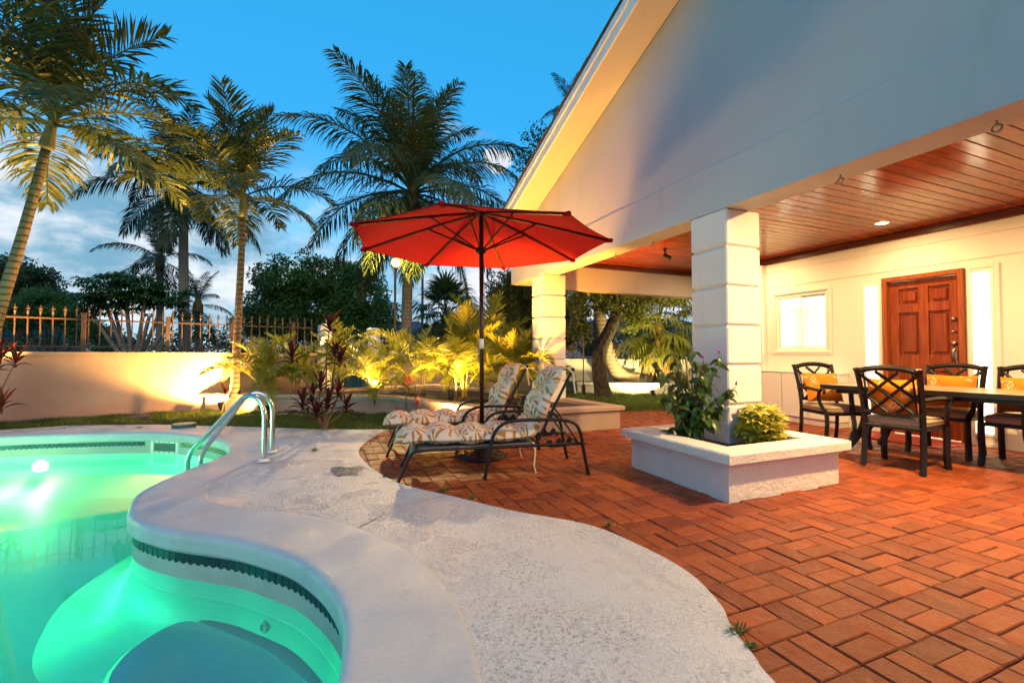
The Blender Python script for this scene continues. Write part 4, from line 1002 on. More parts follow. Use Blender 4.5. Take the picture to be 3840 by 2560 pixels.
# deck odds and ends
p = gz(690, 1600, .02)
lid = MB().lathe([(.145, .0), (.15, .03), (.15, .055), (.14, .06)], 28).build('deck_lid', M['lid'], loc=(p.x, p.y, .01), label='round green plastic lid on the far pool deck', cat='lid')
MB().lathe([(.138, .0605), (.02, .064)], 28).build('lid_top', M['hose'], lid)
pd = smooth_loop([tuple(gz(x, y, .01)[:2]) for x, y in ((1240, 1757), (1275, 1749), (1310, 1753), (1350, 1748), (1362, 1760), (1338, 1772), (1345, 1781), (1300, 1780), (1268, 1787), (1246, 1772))], 4)
bm_obj('puddle', fill([[tuple(q) for q in pd]], .0135), M['puddle'], label='shallow puddle on the deck near the lounger foot', cat='puddle')
def crack(px, w):
    P = [gz(x, y, .01) for x, y in px]; vs = []; fs = []; Q = smooth_loop([(p.x, p.y) for p in P], 5, closed=False); rng = np.random.default_rng(int(px[0][0]))
    for i, q in enumerate(Q):
        t = Q[min(i + 1, len(Q) - 1)] - Q[max(i - 1, 0)]; t /= np.linalg.norm(t); nrm = np.array([-t[1], t[0]]); j = rng.normal(0, w * .8); ww = w * rng.uniform(.7, 1.9)
        vs += [(*(q + nrm * (j + ww)), .0122), (*(q + nrm * (j - ww)), .0122)]
    MB().add(vs, [(2 * i, 2 * i + 1, 2 * i + 3, 2 * i + 2) for i in range(len(Q) - 1)]).build('crack', M['mortar2'], deck)
M['mortar2'] = plain('crack_dirt', (.12, .115, .11), .95)
crack([(1230, 2015), (1290, 2000), (1350, 1975), (1430, 1935), (1440, 1920)], .0035); crack([(1440, 1905), (1540, 1888), (1600, 1875), (1670, 1858)], .002)
crack([(1130, 2140), (1240, 2110), (1310, 2095), (1380, 2085)], .002); crack([(1035, 1690), (1150, 1692), (1300, 1688), (1345, 1690)], .003)
crack([(1205, 2020), (1225, 2010), (1250, 2008)], .006); crack([(830, 1935), (848, 1937)], .005)
# ------------------------------------------------------------------ plant builders
Zv = np.array([0, 0, 1.0])
def nrm_(v): return v / max(1e-9, np.linalg.norm(v))
def frond_mesh(name, L, e0, bend, n, ll, lw, vee, hang, seed, mat, pet=.16, rr=.012, sweep=(20, 62), side_bend=0.0, jit=.12):
    """feather leaf rising at e0 degrees along +x and arching by bend degrees; n leaflets a side"""
    rng = np.random.default_rng(seed); S = 16; pts = [np.zeros(3)]; tans = []
    for i in range(S + 1):
        t = i / S; e = rad(e0 - bend * t ** 1.35); az = side_bend * t; T = np.array([math.cos(e) * math.cos(az), math.cos(e) * math.sin(az), math.sin(e)]); tans.append(T)
        if i < S: pts.append(pts[-1] + T * L / S)
    pts = np.array(pts); tans = np.array(tans); mb = MB()
    mb.tube([tuple(p) for p in pts[::2]], [rr * (1 - .8 * i / (S / 2)) + .002 for i in range(S // 2 + 1)], 4)
    for side in (-1, 1):
        for k in range(n):
            t = pet + (1 - pet) * (k + rng.uniform(0, .6)) / n; f = t * S; i = min(int(f), S - 1); b = pts[i] + (pts[i + 1] - pts[i]) * (f - i); T = tans[i]
            Y = nrm_(np.cross(Zv, T)) if abs(T[2]) < .985 else np.array([0, 1.0, 0]); N = np.cross(T, Y); tt = (t - pet) / (1 - pet)
            sw = rad(sweep[0] + (sweep[1] - sweep[0]) * tt + rng.normal(0, 7)); l = ll * (min(1, .45 + 2.2 * tt) * (1 - .72 * max(0, tt - .45) / .55)) * rng.uniform(.85, 1.1)
            d = nrm_(side * Y * math.cos(sw) + T * math.sin(sw) + N * (vee + rng.normal(0, jit)))
            h = hang * rng.uniform(.7, 1.25); m1 = b + d * l * .45 - Zv * l * h * .10; d2 = nrm_(d - Zv * h * .9); m2 = m1 + d2 * l * .33; d3 = nrm_(d2 - Zv * h * 1.1); tip = m2 + d3 * l * .27
            w = nrm_(T - d * d.dot(T) + N * rng.normal(0, .25)) * lw * rng.uniform(.8, 1.15)
            mb.add([b - w * .35, b + w * .35, m1 + w, m1 - w, m2 + w * .7, m2 - w * .7, tip], [(0, 1, 2, 3), (3, 2, 4, 5), (5, 4, 6)])
    return mb.mesh(name, mat)
def fan_mesh(name, Lp, e0, r, segs, seed, mat, droop=.5, span=250):
    rng = np.random.default_rng(seed); e = rad(e0); T = np.array([math.cos(e), 0, math.sin(e)]); hub = T * Lp; mb = MB()
    mb.tube([(0, 0, 0), tuple(hub * .5 + Zv * .02), tuple(hub)], [.016, .012, .008], 4); Y = np.array([0, 1.0, 0]); D = nrm_(T - Zv * .35)
    N = np.cross(D, Y)
    for k in range(segs):
        a = rad(-span / 2 + span * (k + .5) / segs + rng.normal(0, 1.5)); d = nrm_(D * math.cos(a) + Y * math.sin(a) + N * .12 * math.cos(a * 3)); rl = r * (.78 + .22 * math.cos(a)) * rng.uniform(.9, 1.08)
        m1 = hub + d * rl * .5; d2 = nrm_(d - Zv * droop * rng.uniform(.5, 1.2)); m2 = m1 + d2 * rl * .28; tip = m2 + nrm_(d2 - Zv * droop * 1.3) * rl * .25
        w = nrm_(np.cross(d, N)) * rl * .5 * rad(span / segs) * .52
        mb.add([hub, m1 + w, m1 - w, m2 + w * .55, m2 - w * .55, tip], [(0, 1, 2), (2, 1, 3, 4), (4, 3, 5)])
    return mb.mesh(name, mat)
def trunk_tube(pts, r0, r1, mat, name='trunk', parent=None, n=12, flare=1.5, sub=6):
    P = smooth_loop(pts, sub, closed=False); m = len(P); rs = [(r0 + (r1 - r0) * i / (m - 1)) * (1 + (flare - 1) * max(0, 1 - i / (m * .14)) ** 2) for i in range(m)]
    return MB().tube(P, rs, n).build(name, mat, parent, smooth=True)
def put_fronds(parent, top, meshes, count, seed, el_jit=0, smin=.85, smax=1.1, names='frond', start=0.0, azs=None):
    """meshes: list ordered from upright to hanging; fronds spiral round the crown"""
    rng = random.Random(seed); nmesh = len(meshes)
    for k in range(count):
        q = k / max(1, count - 1); me = meshes[min(nmesh - 1, int(q * nmesh))]; az = azs[k] if azs else start + k * 2.39996 + rng.uniform(-.2, .2)
        o = link(names, me, parent, loc=(top[0], top[1], top[2] - .22 * q * .8)); o.rotation_euler = (rng.uniform(-.12, .12), rng.uniform(-.1, .1) + el_jit, az); s = rng.uniform(smin, smax); o.scale = (s, s, s)
def leaf_cloud(centers, radii, per, size, seed, squash=.75, up=.35, aspect=.45, hollow=.35):
    """rhombic leaves on the outer part of many small clumps"""
    rng = np.random.default_rng(seed); VV = []; n_tot = 0
    for c, r in zip(centers, radii):
        n_ = int(per * (r / np.mean(radii)) ** 2); d = rng.normal(size=(n_, 3)); d /= np.linalg.norm(d, axis=1)[:, None]; rr = r * (hollow + (1 - hollow) * rng.random(n_) ** .5)
        P = np.array(c) + d * rr[:, None] * np.array([1, 1, squash]); a = rng.normal(size=(n_, 3)) + d * .5 - np.array([0, 0, up]); a /= np.linalg.norm(a, axis=1)[:, None]
        b = np.cross(a, rng.normal(size=(n_, 3))); b /= np.linalg.norm(b, axis=1)[:, None]; s = size * rng.uniform(.6, 1.25, n_)[:, None]
        VV.append(np.stack([P, P + a * s * .5 + b * s * aspect * .5, P + a * s, P + a * s * .5 - b * s * aspect * .5], 1)); n_tot += n_
    V = np.concatenate(VV).reshape(-1, 3); Q = np.arange(len(V)).reshape(-1, 4); return V, Q
def clumps(lobes, count, rmin, rmax, seed):
    """clump centres near the surface of ellipsoidal lobes"""
    rng = np.random.default_rng(seed); C, R = [], []; vol = np.array([l[1][0] * l[1][1] * l[1][2] for l in lobes]) ** .67; vol /= vol.sum()
    for _ in range(count):
        l = lobes[rng.choice(len(lobes), p=vol)]; d = rng.normal(size=3); d /= np.linalg.norm(d); C.append(np.array(l[0]) + d * np.array(l[1]) * rng.uniform(.5, 1.12)); R.append(rng.uniform(rmin, rmax))
    return C, R
def broad_tree(name, label, base, trunk_pts, tr0, tr1, lobes, mat, bark, n_cl, rcl, per, leaf, seed, squash=.7, limbs=True, group=None):
    t = thing(name, label, 'tree', base, group=group); tk = trunk_tube(trunk_pts, tr0, tr1, bark, 'trunk', t)
    if limbs:
        top = Vector(trunk_pts[-1]); 
        for l in lobes:
            c = Vector(l[0]); mid = top.lerp(c, .5) + Vector((0, 0, -.1 * (c - top).length)); trunk_tube([tuple(top - Vector((0, 0, .15))), tuple(mid), tuple(c)], tr1 * .75, tr1 * .2, bark, 'limb', t, 7, 1.0)
    C, R = clumps(lobes, n_cl, rcl[0], rcl[1], seed); V, Q = leaf_cloud(C, R, per, leaf, seed + 1, squash); link('crown', np_mesh('crown', V, Q, mat), t); return t

# ------------------------------------------------------------------ palms
def set_of(species, mat, L, specs, n, ll, lw, vee, hang, seed, **k):
    return [frond_mesh('frond', L * s_, e, b, n, ll, lw, vee, hang * hm, seed + i, mat, **k) for i, (e, b, s_, hm) in enumerate(specs)]
def shaft(parent, p, h, r, mat):
    MB().lathe([(r * .8, 0), (r * 1.25, .06), (r * 1.2, h * .3), (r * .95, h * .7), (r * .6, h)], 14, p).build('crownshaft', mat, parent, smooth=True)
# left foreground feather palm, leaning
def at(px, py, D): return plan(px, py, D)
b = at(-95, 1530, 6.3); b.z = 0; tp = at(172, 560, 6.3)
t = thing('palm_tree', 'leaning feather palm at the left edge, nearest the pool', 'palm tree', (0, 0, 0), group='feather palms inside the wall')
m1 = at(-20, 1230, 6.3); m2 = at(88, 870, 6.3)
trunk_tube([tuple(b), tuple(m1), tuple(m2), tuple(tp)], .085, .05, M['ringed'], 'trunk', t)
sh_top = at(205, 430, 6.3); ax = (sh_top - tp)
P = smooth_loop([tuple(tp), tuple(tp.lerp(sh_top, .3)), tuple(sh_top)], 4, closed=False); MB().tube(P, [.06, .082, .085, .08, .072, .064, .056, .05, .045], 12).build('crownshaft', M['crownshaft'], t, smooth=True)
spA = [(84, 28, 1.05, .2), (72, 45, 1.05, .3), (55, 65, 1.05, .5), (38, 75, 1.1, .7), (18, 70, 1.05, .8), (-2, 62, .95, 1.0)]
ado = set_of('adonidia', M['adonidia_leaf'], 1.75, spA, 54, .64, .0175, .30, .55, 40, sweep=(18, 58), rr=.018)
put_fronds(t, sh_top, ado, 21, 3, smin=.95, smax=1.2, start=.4)
# second feather palm in the bed
b = at(880, 1480, 8.4); b.z = .27; tp = at(911, 815, 8.4)
t = thing('palm_tree', 'slim feather palm rising from the garden bed in front of the fence', 'palm tree', (0, 0, 0), group='feather palms inside the wall')
trunk_tube([tuple(b), tuple(at(890, 1250, 8.4)), tuple(at(903, 1000, 8.4)), tuple(tp)], .075, .048, M['ringed'], 'trunk', t)
shaft(t, tuple(tp), .48, .06, M['crownshaft'])
put_fronds(t, at(914, 715, 8.4), ado, 18, 8, smin=.84, smax=1.02, start=1.3)
# coconut palms
spC = [(82, 35, .95, .35), (70, 55, 1.0, .5), (52, 78, 1.05, .7), (30, 85, 1.05, .8), (10, 75, 1.05, .9), (-15, 60, 1.0, 1.0), (-42, 40, .9, 1.0)]
coco = set_of('coconut', M['coconut_leaf'], 2.75, spC, 96, .78, .0135, .05, 1.15, 60, sweep=(22, 55), rr=.03, pet=.14)
coco_dark = set_of('coconut', M['dark_leaf'], 2.9, spC, 72, .84, .019, .05, 1.1, 80, sweep=(22, 55), rr=.03, pet=.14)
def coconut(label, pts, r0, r1, meshes, count, seed, s=(.85, 1.08), nuts=True, dead=0, start=0.0):
    t = thing('coconut_palm', label, 'palm tree', (0, 0, 0), group='coconut palms'); trunk_tube([tuple(p) for p in pts], r0 * .85, r1 * .85, M['coco_trunk'], 'trunk', t)
    top = pts[-1]; MB().lathe([(r1 * 1.0, -.45), (r1 * 1.35, -.2), (r1 * 1.3, .05), (r1 * .6, .35)], 12, tuple(top)).build('crown_base', M['dead_leaf'], t, smooth=True)
    put_fronds(t, (top.x, top.y, top.z + .15), meshes, count, seed, smin=s[0], smax=s[1], start=start)
    if nuts:
        nm = MB().lathe([(.02, -.13), (.08, -.09), (.105, 0), (.085, .08), (.03, .13)], 12).mesh('coconut', M['crownshaft'], True)
        for k in range(5): a = k * 1.3 + seed; link('coconut', nm, t, loc=(top.x + .27 * math.cos(a), top.y + .27 * math.sin(a), top.z - .25 - .06 * (k % 2)))
    for k in range(dead):
        o = link('dead_frond', dead_me, t, loc=(top.x, top.y, top.z - .2)); o.rotation_euler = (0, 0, 2.6 + k * 2.0 + seed)
    return t
dead_me = frond_mesh('dead_frond', 2.0, -50, 35, 34, .4, .016, 0, 1.2, 99, M['dead_leaf'])
D = 12.4
cp = [at(1520, 1430, D), at(1524, 1230, D), at(1532, 950, D), at(1545, 730, D)]; cp[0].z = 0
coconut('tall green coconut palm beside the bright flood lamp behind the umbrella', cp, .20, .13, coco, 34, 2, s=(1.08, 1.36), dead=2, start=.9)
D = 17.0
cp = [at(690, 1420, D), at(690, 1200, D), at(688, 950, D), at(690, 700, D)]; cp[0].z = 0
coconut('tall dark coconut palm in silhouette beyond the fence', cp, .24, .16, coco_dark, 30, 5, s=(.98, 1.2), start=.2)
D = 20.0
cp = [at(600, 1400, D), at(600, 1150, D), at(600, 975, D)]; cp[0].z = 0
coconut('smaller dark coconut palm half hidden beyond the fence', cp, .2, .14, coco_dark, 15, 7, s=(.68, .85), nuts=False, start=2.0)
D = 18.0
cp = [at(745, 1420, D), at(745, 1280, D), at(742, 1150, D)]; cp[0].z = 0
coconut('low dark coconut palm just above the fence rail', cp, .2, .14, coco_dark, 9, 11, s=(.5, .62), nuts=False, start=.5)
D = 12.7
cp = [at(2372, 1440, D), at(2310, 1390, D), at(2275, 1300, D), at(2245, 1150, D), at(2235, 1000, D), at(2225, 820, D)]; cp[0].z = .25
coconut('curving coconut palm with swollen pale base behind the side lawn', cp, .27, .13, coco, 16, 4, nuts=False)
D = 24.0
cp = [at(2240, 1400, D), at(2230, 1000, D), at(2180, 620, D), at(2150, 420, D)]; cp[0].z = 0
coconut('coconut palm whose fronds peek past the roof edge', cp, .22, .14, coco_dark, 16, 9, s=(.55, .75), nuts=False)
# fan palms
def fan_palm(label, base, h, r, count, seed, mat, segs=26, lp=.9, dead=True):
    t = thing('fan_palm', label, 'palm tree', base, group='fan palms'); trunk_tube([(0, 0, 0), (.03, .02, h * .5), (0, 0, h)], .17, .15, M['dead_leaf'], 'trunk', t)
    rng = random.Random(seed); ms = [fan_mesh('fan_leaf', lp * r, e, r * .95, segs, seed + i, mat, .45 + .12 * i) for i, e in enumerate((78, 55, 32, 10, -15, -40))]
    for k in range(count):
        q = k / (count - 1); o = link('fan_leaf', ms[min(5, int(q * 6))], t, loc=(0, 0, h - .25 * q)); o.rotation_euler = (rng.uniform(-.15, .15), rng.uniform(-.1, .1), k * 2.39996 + rng.uniform(-.2, .2)); s = rng.uniform(.85, 1.1); o.scale = (s, s, s)
    if dead:
        dm = fan_mesh('dead_fan_leaf', lp * r * .7, -62, r * .8, 16, seed + 30, M['dead_leaf'], 1.2, 200)
        for k in range(9): o = link('dead_fan_leaf', dm, t, loc=(0, 0, h - .35)); o.rotation_euler = (0, 0, k * .7)
    return t
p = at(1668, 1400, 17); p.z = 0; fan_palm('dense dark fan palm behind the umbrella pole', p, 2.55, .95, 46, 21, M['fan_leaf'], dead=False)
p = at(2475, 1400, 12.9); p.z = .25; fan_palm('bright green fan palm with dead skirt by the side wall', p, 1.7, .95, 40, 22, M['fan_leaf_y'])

# ------------------------------------------------------------------ broadleaf trees
def lobes_px(items, D, depth=.8):
    out = []
    for x, y, rx, rz in items: p = at(x, y, D); k = D / F_PX; out.append(((p.x, p.y, p.z), (rx * k, rx * k * depth, rz * k)))
    return out
def rel(base, lobes): return [(tuple(Vector(c) - Vector(base)), r) for c, r in lobes]
D = 23; b = at(1195, 1395, D); b.z = 0
broad_tree('tree', 'broad round dark green tree beyond the gate', b, [(0, 0, 0), (.1, 0, 1.2), (0, .1, 2.0)], .3, .2, rel(b, lobes_px([(1090, 1060, 120, 75), (1230, 1040, 130, 80), (1340, 1110, 110, 80), (1010, 1150, 100, 85), (1180, 1160, 150, 85), (1400, 1190, 80, 60), (960, 1210, 60, 50), (1300, 1210, 120, 60), (1080, 1230, 110, 50)], D)), M['tree_leaf'], M['pale_bark'], 430, (.26, .60), 105, .19, 31)
D = 15; b = at(500, 1400, D); b.z = 0
t = thing('plumeria_tree', 'low spreading tree with pale forked limbs behind the fence', 'tree', b)
trunk_tube([(0, 0, 0), (.0, 0, .7)], .16, .13, M['pale_bark'], 'trunk', t)
tips = []
for x, y in ((385, 1110), (470, 1090), (545, 1120), (610, 1140), (330, 1150), (660, 1170), (430, 1170), (560, 1185)):
    c = at(x, y, D + random.uniform(-.5, .5)) - b; tips.append(c); trunk_tube([(0, 0, .6), tuple(Vector((0, 0, .6)).lerp(c, .5) + Vector((0, 0, -.15))), tuple(c)], .075, .05, M['pale_bark'], 'limb', t, 7, 1.0)
lf = rel(b, lobes_px([(400, 1080, 95, 55), (520, 1075, 100, 55), (620, 1120, 80, 50), (340, 1140, 60, 50), (470, 1130, 130, 50), (680, 1160, 45, 40)], D))
C, R = clumps(lf, 330, .16, .3, 5); rng = np.random.default_rng(8); VV = []
for c in C:                                            # drooping rosettes of long leaves
    for k in range(13):
        a = k * 2.4 + rng.uniform(-.2, .2); l = rng.uniform(.22, .36); d = np.array([math.cos(a), math.sin(a), rng.uniform(-.1, .5)]); d = nrm_(d); w = nrm_(np.cross(d, Zv)) * .035; m = c + d * l * .5; tp_ = m + nrm_(d - Zv * 1.2) * l * .55
        VV += [c, m + w, tp_, m - w]
link('crown', np_mesh('crown', np.array(VV), np.arange(len(VV)).reshape(-1, 4), M['plum_leaf']), t)
D = 26; b = at(60, 1380, D); b.z = 0
broad_tree('tree', 'dark tree at the far left beyond the fence', b, [(0, 0, 0), (0, 0, 1.5), (.2, 0, 2.2)], .25, .16, rel(b, lobes_px([(-40, 1030, 120, 70), (90, 1050, 90, 50), (40, 1120, 140, 70), (170, 1110, 50, 50)], D)), M['tree_leaf_dark'], M['bark'], 260, (.35, .6), 90, .2, 33)
D = 18; b = at(180, 1380, D); b.z = 0
broad_tree('tree', 'low bushy tree between the dark tree and the spreading tree', b, [(0, 0, 0), (0, 0, .8)], .12, .08, rel(b, lobes_px([(170, 1150, 100, 55), (250, 1180, 70, 45), (90, 1190, 90, 50), (330, 1230, 60, 40)], D)), M['tree_leaf'], M['bark'], 260, (.2, .34), 90, .11, 35)
D = 15.5; b = at(1930, 1400, D); b.z = 0
broad_tree('tree', 'olive green feathery tree left of the far column', b, [(0, 0, 0), (0, 0, 1.0), (.1, 0, 1.6)], .14, .1, rel(b, lobes_px([(1905, 1110, 70, 75), (1960, 1070, 80, 70), (1930, 1210, 90, 80), (2030, 1150, 90, 100), (2100, 1210, 80, 90), (1880, 1270, 60, 50)], D)), M['tree_leaf_olive'], M['bark'], 460, (.18, .34), 120, .10, 37, squash=1.0)
D = 21; b = at(2240, 1380, D); b.z = 0
broad_tree('tree', 'tall dark tree rising behind the house roof edge', b, [(0, 0, 0), (.1, 0, 3.0), (-.2, 0, 5.5)], .3, .2, rel(b, lobes_px([(2000, 640, 70, 90), (2040, 560, 80, 80), (1975, 760, 60, 80), (2150, 700, 160, 170), (2080, 850, 110, 90), (2250, 1000, 200, 180)], D)), M['tree_leaf_dark'], M['bark'], 260, (.35, .62), 60, .16, 39)
# dark furrowed trunk on the side lawn with lit foliage under the porch beam
b = gz(2265, 1487); b.z = -.02; D = 11.35
t = thing('lawn_tree', 'tree with dark furrowed leaning trunk on the side lawn', 'tree', b)
tp = [Vector((0, 0, 0))] + [at(x, y, D) - b for x, y in ((2248, 1400), (2254, 1310), (2290, 1230), (2318, 1160), (2320, 1090))]
trunk_tube([tuple(p) for p in tp], .205, .12, M['bark'], 'trunk', t, 14, 1.25)
for x, y, r in ((2200, 1030, .07), (2400, 1050, .09), (2330, 960, .1), (2480, 1000, .06)): trunk_tube([tuple(tp[-2]), tuple((at(x, y, D) - b).lerp(tp[-2], .45)), tuple(at(x, y, D) - b)], .11, r * .5, M['bark'], 'limb', t, 8, 1.0)
lf = rel(b, lobes_px([(2200, 1130, 75, 60), (2170, 1230, 45, 50), (2300, 1080, 140, 60), (2380, 1150, 70, 60), (2430, 1090, 100, 55), (2340, 1010, 200, 80), (2530, 1060, 80, 60), (2200, 1000, 120, 90)], D, .7))
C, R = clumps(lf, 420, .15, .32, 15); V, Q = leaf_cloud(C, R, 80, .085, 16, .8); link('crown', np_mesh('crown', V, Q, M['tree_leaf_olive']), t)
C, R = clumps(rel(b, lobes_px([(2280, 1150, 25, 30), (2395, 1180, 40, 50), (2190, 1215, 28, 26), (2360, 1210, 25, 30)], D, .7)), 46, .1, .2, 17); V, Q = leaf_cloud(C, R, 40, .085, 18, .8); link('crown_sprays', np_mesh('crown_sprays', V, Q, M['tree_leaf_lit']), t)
# hedge mass far behind, one wooded band
C = []; R = []; rng = np.random.default_rng(77)
for k in range(460):
    x = rng.uniform(-300, 1250) if k < 290 else rng.uniform(1250, 2900); DD = rng.uniform(21.5, 36); p = at(x, 1325, DD); C.append((p.x, p.y, rng.uniform(.2, 2.3))); R.append(rng.uniform(.5, 1.0))
V, Q = leaf_cloud(C, R, 70, .22, 78); link('far_hedge', np_mesh('far_hedge', V, Q, M['tree_leaf_dark']), label='dark band of distant shrubs beyond the boundary wall', cat='shrubs', kind='stuff')

# ------------------------------------------------------------------ areca clumps in the bed
spR = [(84, 30, .95, .3), (74, 55, 1.0, .5), (62, 80, 1.05, .7), (48, 95, 1.0, .8), (34, 100, .9, .9)]
arec = [frond_mesh('frond', 1.15 * s_, e, bnd, 42, .38, .0135, .42, .45 * hm, 200 + i, M['areca_leaf'], sweep=(25, 60), rr=.009, pet=.2, side_bend=.25 * (-1) ** i) for i, (e, bnd, s_, hm) in enumerate(spR)]
stem_me = MB().tube(smooth_loop([(0, 0, 0), (.015, 0, .3), (.05, 0, .62)], 3, closed=False), [.016, .015, .013, .012, .011, .010, .009], 7).mesh('stem', M['stem_yellow'], True)
def areca(label, px, D, s, count, seed, zb=.27):
    p = at(px, 1480, D); t = thing('areca_palm', label, 'areca palm', (p.x, p.y, zb), group='areca palms in the bed'); rng = random.Random(seed)
    for k in range(max(3, count // 3)): a = rng.uniform(0, 6.28); r = rng.uniform(.02, .13); o = link('stem', stem_me, t, loc=(r * math.cos(a), r * math.sin(a), 0)); o.rotation_euler = (0, 0, a); o.scale = (s, s, s * rng.uniform(.7, 1.2))
    for k in range(count):
        q = k / (count - 1); a = k * 2.39996 + rng.uniform(-.3, .3); r = .03 + .1 * q
        o = link('frond', arec[min(4, int(q * 5))], t, loc=(r * math.cos(a), r * math.sin(a), s * rng.uniform(.18, .62))); o.rotation_euler = (rng.uniform(-.15, .15), rng.uniform(-.12, .12), a); w = s * rng.uniform(.8, 1.12); o.scale = (w, w, w)
for args in (('bright areca palm clump at the left end of the bed', 985, 8.45, .78, 17, 1), ('areca palm clump behind the red leaved plant', 1115, 8.7, .72, 13, 2), ('areca palm clump in front of the gate', 1260, 8.9, .85, 15, 3),
             ('low glowing areca palm clump right of the red leaved plant', 1395, 8.3, .66, 16, 4), ('thin stemmed areca palm clump at the bend of the bed', 1570, 8.5, .88, 11, 5), ('large glowing areca palm clump left of the umbrella pole', 1735, 7.9, .98, 22, 6),
             ('areca palm clump behind the far lounger back', 1925, 7.9, .86, 16, 7), ('tall areca palm clump above the others near the pole', 1815, 9.6, 1.3, 14, 8), ('areca palm clump beside the coconut trunk', 1480, 9.7, .82, 12, 9), ('areca palm clump beside the far column', 2010, 8.6, .86, 12, 10)):
    areca(*args)

# ------------------------------------------------------------------ red cordylines
def lance_mesh(name, l, w, droop, mat, seed):
    vs = []; fs = []; S = 6
    for i in range(S + 1):
        t = i / S; ww = w * math.sin(math.pi * min(1, .12 + .88 * t)) ** .8 * (1 if t < 1 else 0); x = l * t * math.cos(droop * t * .6); z = .55 * l * t - droop * l * t * t * .75; vs += [(x, -ww, z + ww * .5), (x, 0, z), (x, ww, z + ww * .5)]
    for i in range(S):
        for j in range(2): a = i * 3 + j; fs.append((a, a + 1, a + 4, a + 3))
    return MB().add(vs, fs).mesh(name, mat, True)
ti_l = [lance_mesh('leaf', .34, .038, d, M['ti_leaf'], 1) for d in (.15, .55, .95)]; ti_r = [lance_mesh('leaf', .30, .032, d, M['ti_red'], 1) for d in (.1, .45, .85)]
ti_m = [lance_mesh('leaf', .32, .034, d, M['ti_mid'], 1) for d in (.1, .5, .9)]
def cordyline(label, base, stems, seed, meshes, per=13, s=1.0, group='red leaved cordylines'):
    t = thing('cordyline', label, 'plant', base, group=group); rng = random.Random(seed)
    for (dx, dy, h) in stems:
        P = smooth_loop([(0, 0, 0), (dx * .25 + rng.uniform(-.03, .03), dy * .25, h * .35), (dx * .7 + rng.uniform(-.03, .03), dy * .7, h * .72), (dx, dy, h)], 4, closed=False); MB().tube(P, [.014 - .007 * i / (len(P) - 1) for i in range(len(P))], 6).build('stem', M['stem_brown'], t, smooth=True)
        for k in range(per):
            q = k / per; o = link('leaf', meshes[min(2, int(q * 3))], t, loc=(dx, dy, h + .05 - .13 * q)); o.rotation_euler = (rng.uniform(-.2, .2), -.75 * (1 - q) + rng.uniform(-.2, .2), k * 2.39996); w = s * rng.uniform(.75, 1.1); o.scale = (w, w, w)
    return t
b = gz(1215, 1612)
cordyline('tall maroon leaved cordyline on the grass beside the handrail', b, [(-.15, .1, .42), (.05, -.08, .36), (.18, .05, .50), (-.28, .0, .34), (-.05, .15, .58), (.14, .1, 1.05), (.20, -.05, .95), (-.42, .12, 1.0), (.06, .1, 1.45), (.3, .1, .28), (-.1, -.1, .22)], 4, ti_l, 13, .74)
b = gz(-60, 1620)
cordyline('red cordyline with orange lit stems at the left edge', b, [(.12, .05, 1.02), (.30, .0, .95), (.0, .1, .85), (.22, -.1, .35)], 6, ti_m, 11, .85)
b = at(1522, 1565, 7.35); b.z = -.02
cordyline('small bright red cordyline just behind the far lounger foot', b, [(.02, .02, .62)], 9, ti_r, 9, .62)
b = at(1552, 1580, 6.9); b.z = -.02
cordyline('low bright red cordyline between the lounger and the bed', b, [(.05, .02, .30), (-.22, .05, .12)], 10, ti_r, 8, .55)
b = Vector((-1.65, 9.48, -.02))
cordyline('sprig with bare stem on the grass before the left corner of the bed', b, [(.04, .0, .36)], 12, ti_l, 8, .62)

# ------------------------------------------------------------------ shrubs in the near planter
def oval_mesh(name, l, w, mat, curl=.35):
    vs = []; fs = []; S = 5
    for i in range(S + 1):
        t = i / S; ww = w * math.sin(math.pi * (t ** .8)) ** .75 if 0 < t < 1 else 0; x = l * t; z = -curl * l * t * t; vs += [(x, -ww, z + ww * .35), (x, 0, z), (x, ww, z + ww * .35)]
    for i in range(S):
        for j in range(2): a = i * 3 + j; fs.append((a, a + 1, a + 4, a + 3))
    return MB().add(vs, fs).mesh(name, mat, True)
ov = [oval_mesh('leaf', .115, .031, M['shrub_leaf'], c) for c in (.3, .6)]
sb = thing('flowering_shrub', 'dark glossy shrub with purple buds left of the near column', 'shrub', (3.05, 3.12, .27)); rng = random.Random(5)
SB = Vector((3.05, 3.12, .27)); D0 = 4.02
tips = [(2450, 1345), (2520, 1310), (2600, 1300), (2700, 1330), (2660, 1420), (2560, 1400), (2480, 1480), (2540, 1560), (2620, 1530), (2700, 1530), (2760, 1450), (2510, 1620), (2600, 1640), (2680, 1580), (2640, 1350), (2570, 1480)]
tip_pts = []
for k, (x, y) in enumerate(tips):
    e = at(x, y, D0 + rng.uniform(-.22, .12)) - SB; tip_pts.append(e); P = smooth_loop([(rng.uniform(-.03, .03), rng.uniform(-.03, .03), 0), tuple(e * .45 + Vector((0, 0, .10))), tuple(e)], 5, closed=False)
    MB().tube(P, [.009 - .006 * i / (len(P) - 1) for i in range(len(P))], 6).build('stem', M['stem_brown'], sb, smooth=True)
    for j in range(21):
        q = .30 + .70 * (j + .5) / 21; p = P[int(q * (len(P) - 1))]; o = link('leaf', ov[j % 2], sb, loc=(p[0] + rng.uniform(-.02, .02), p[1] + rng.uniform(-.02, .02), p[2] + rng.uniform(-.015, .015))); o.rotation_euler = (rng.uniform(-.5, .5), rng.uniform(-.1, .9), j * 2.39996 + k); w = rng.uniform(.7, 1.15); o.scale = (w, w, w)
fm = MB().lathe([(.002, 0), (.008, .008), (.009, .02), (.005, .034), (.001, .044)], 8).mesh('bud', M['flower'], True)
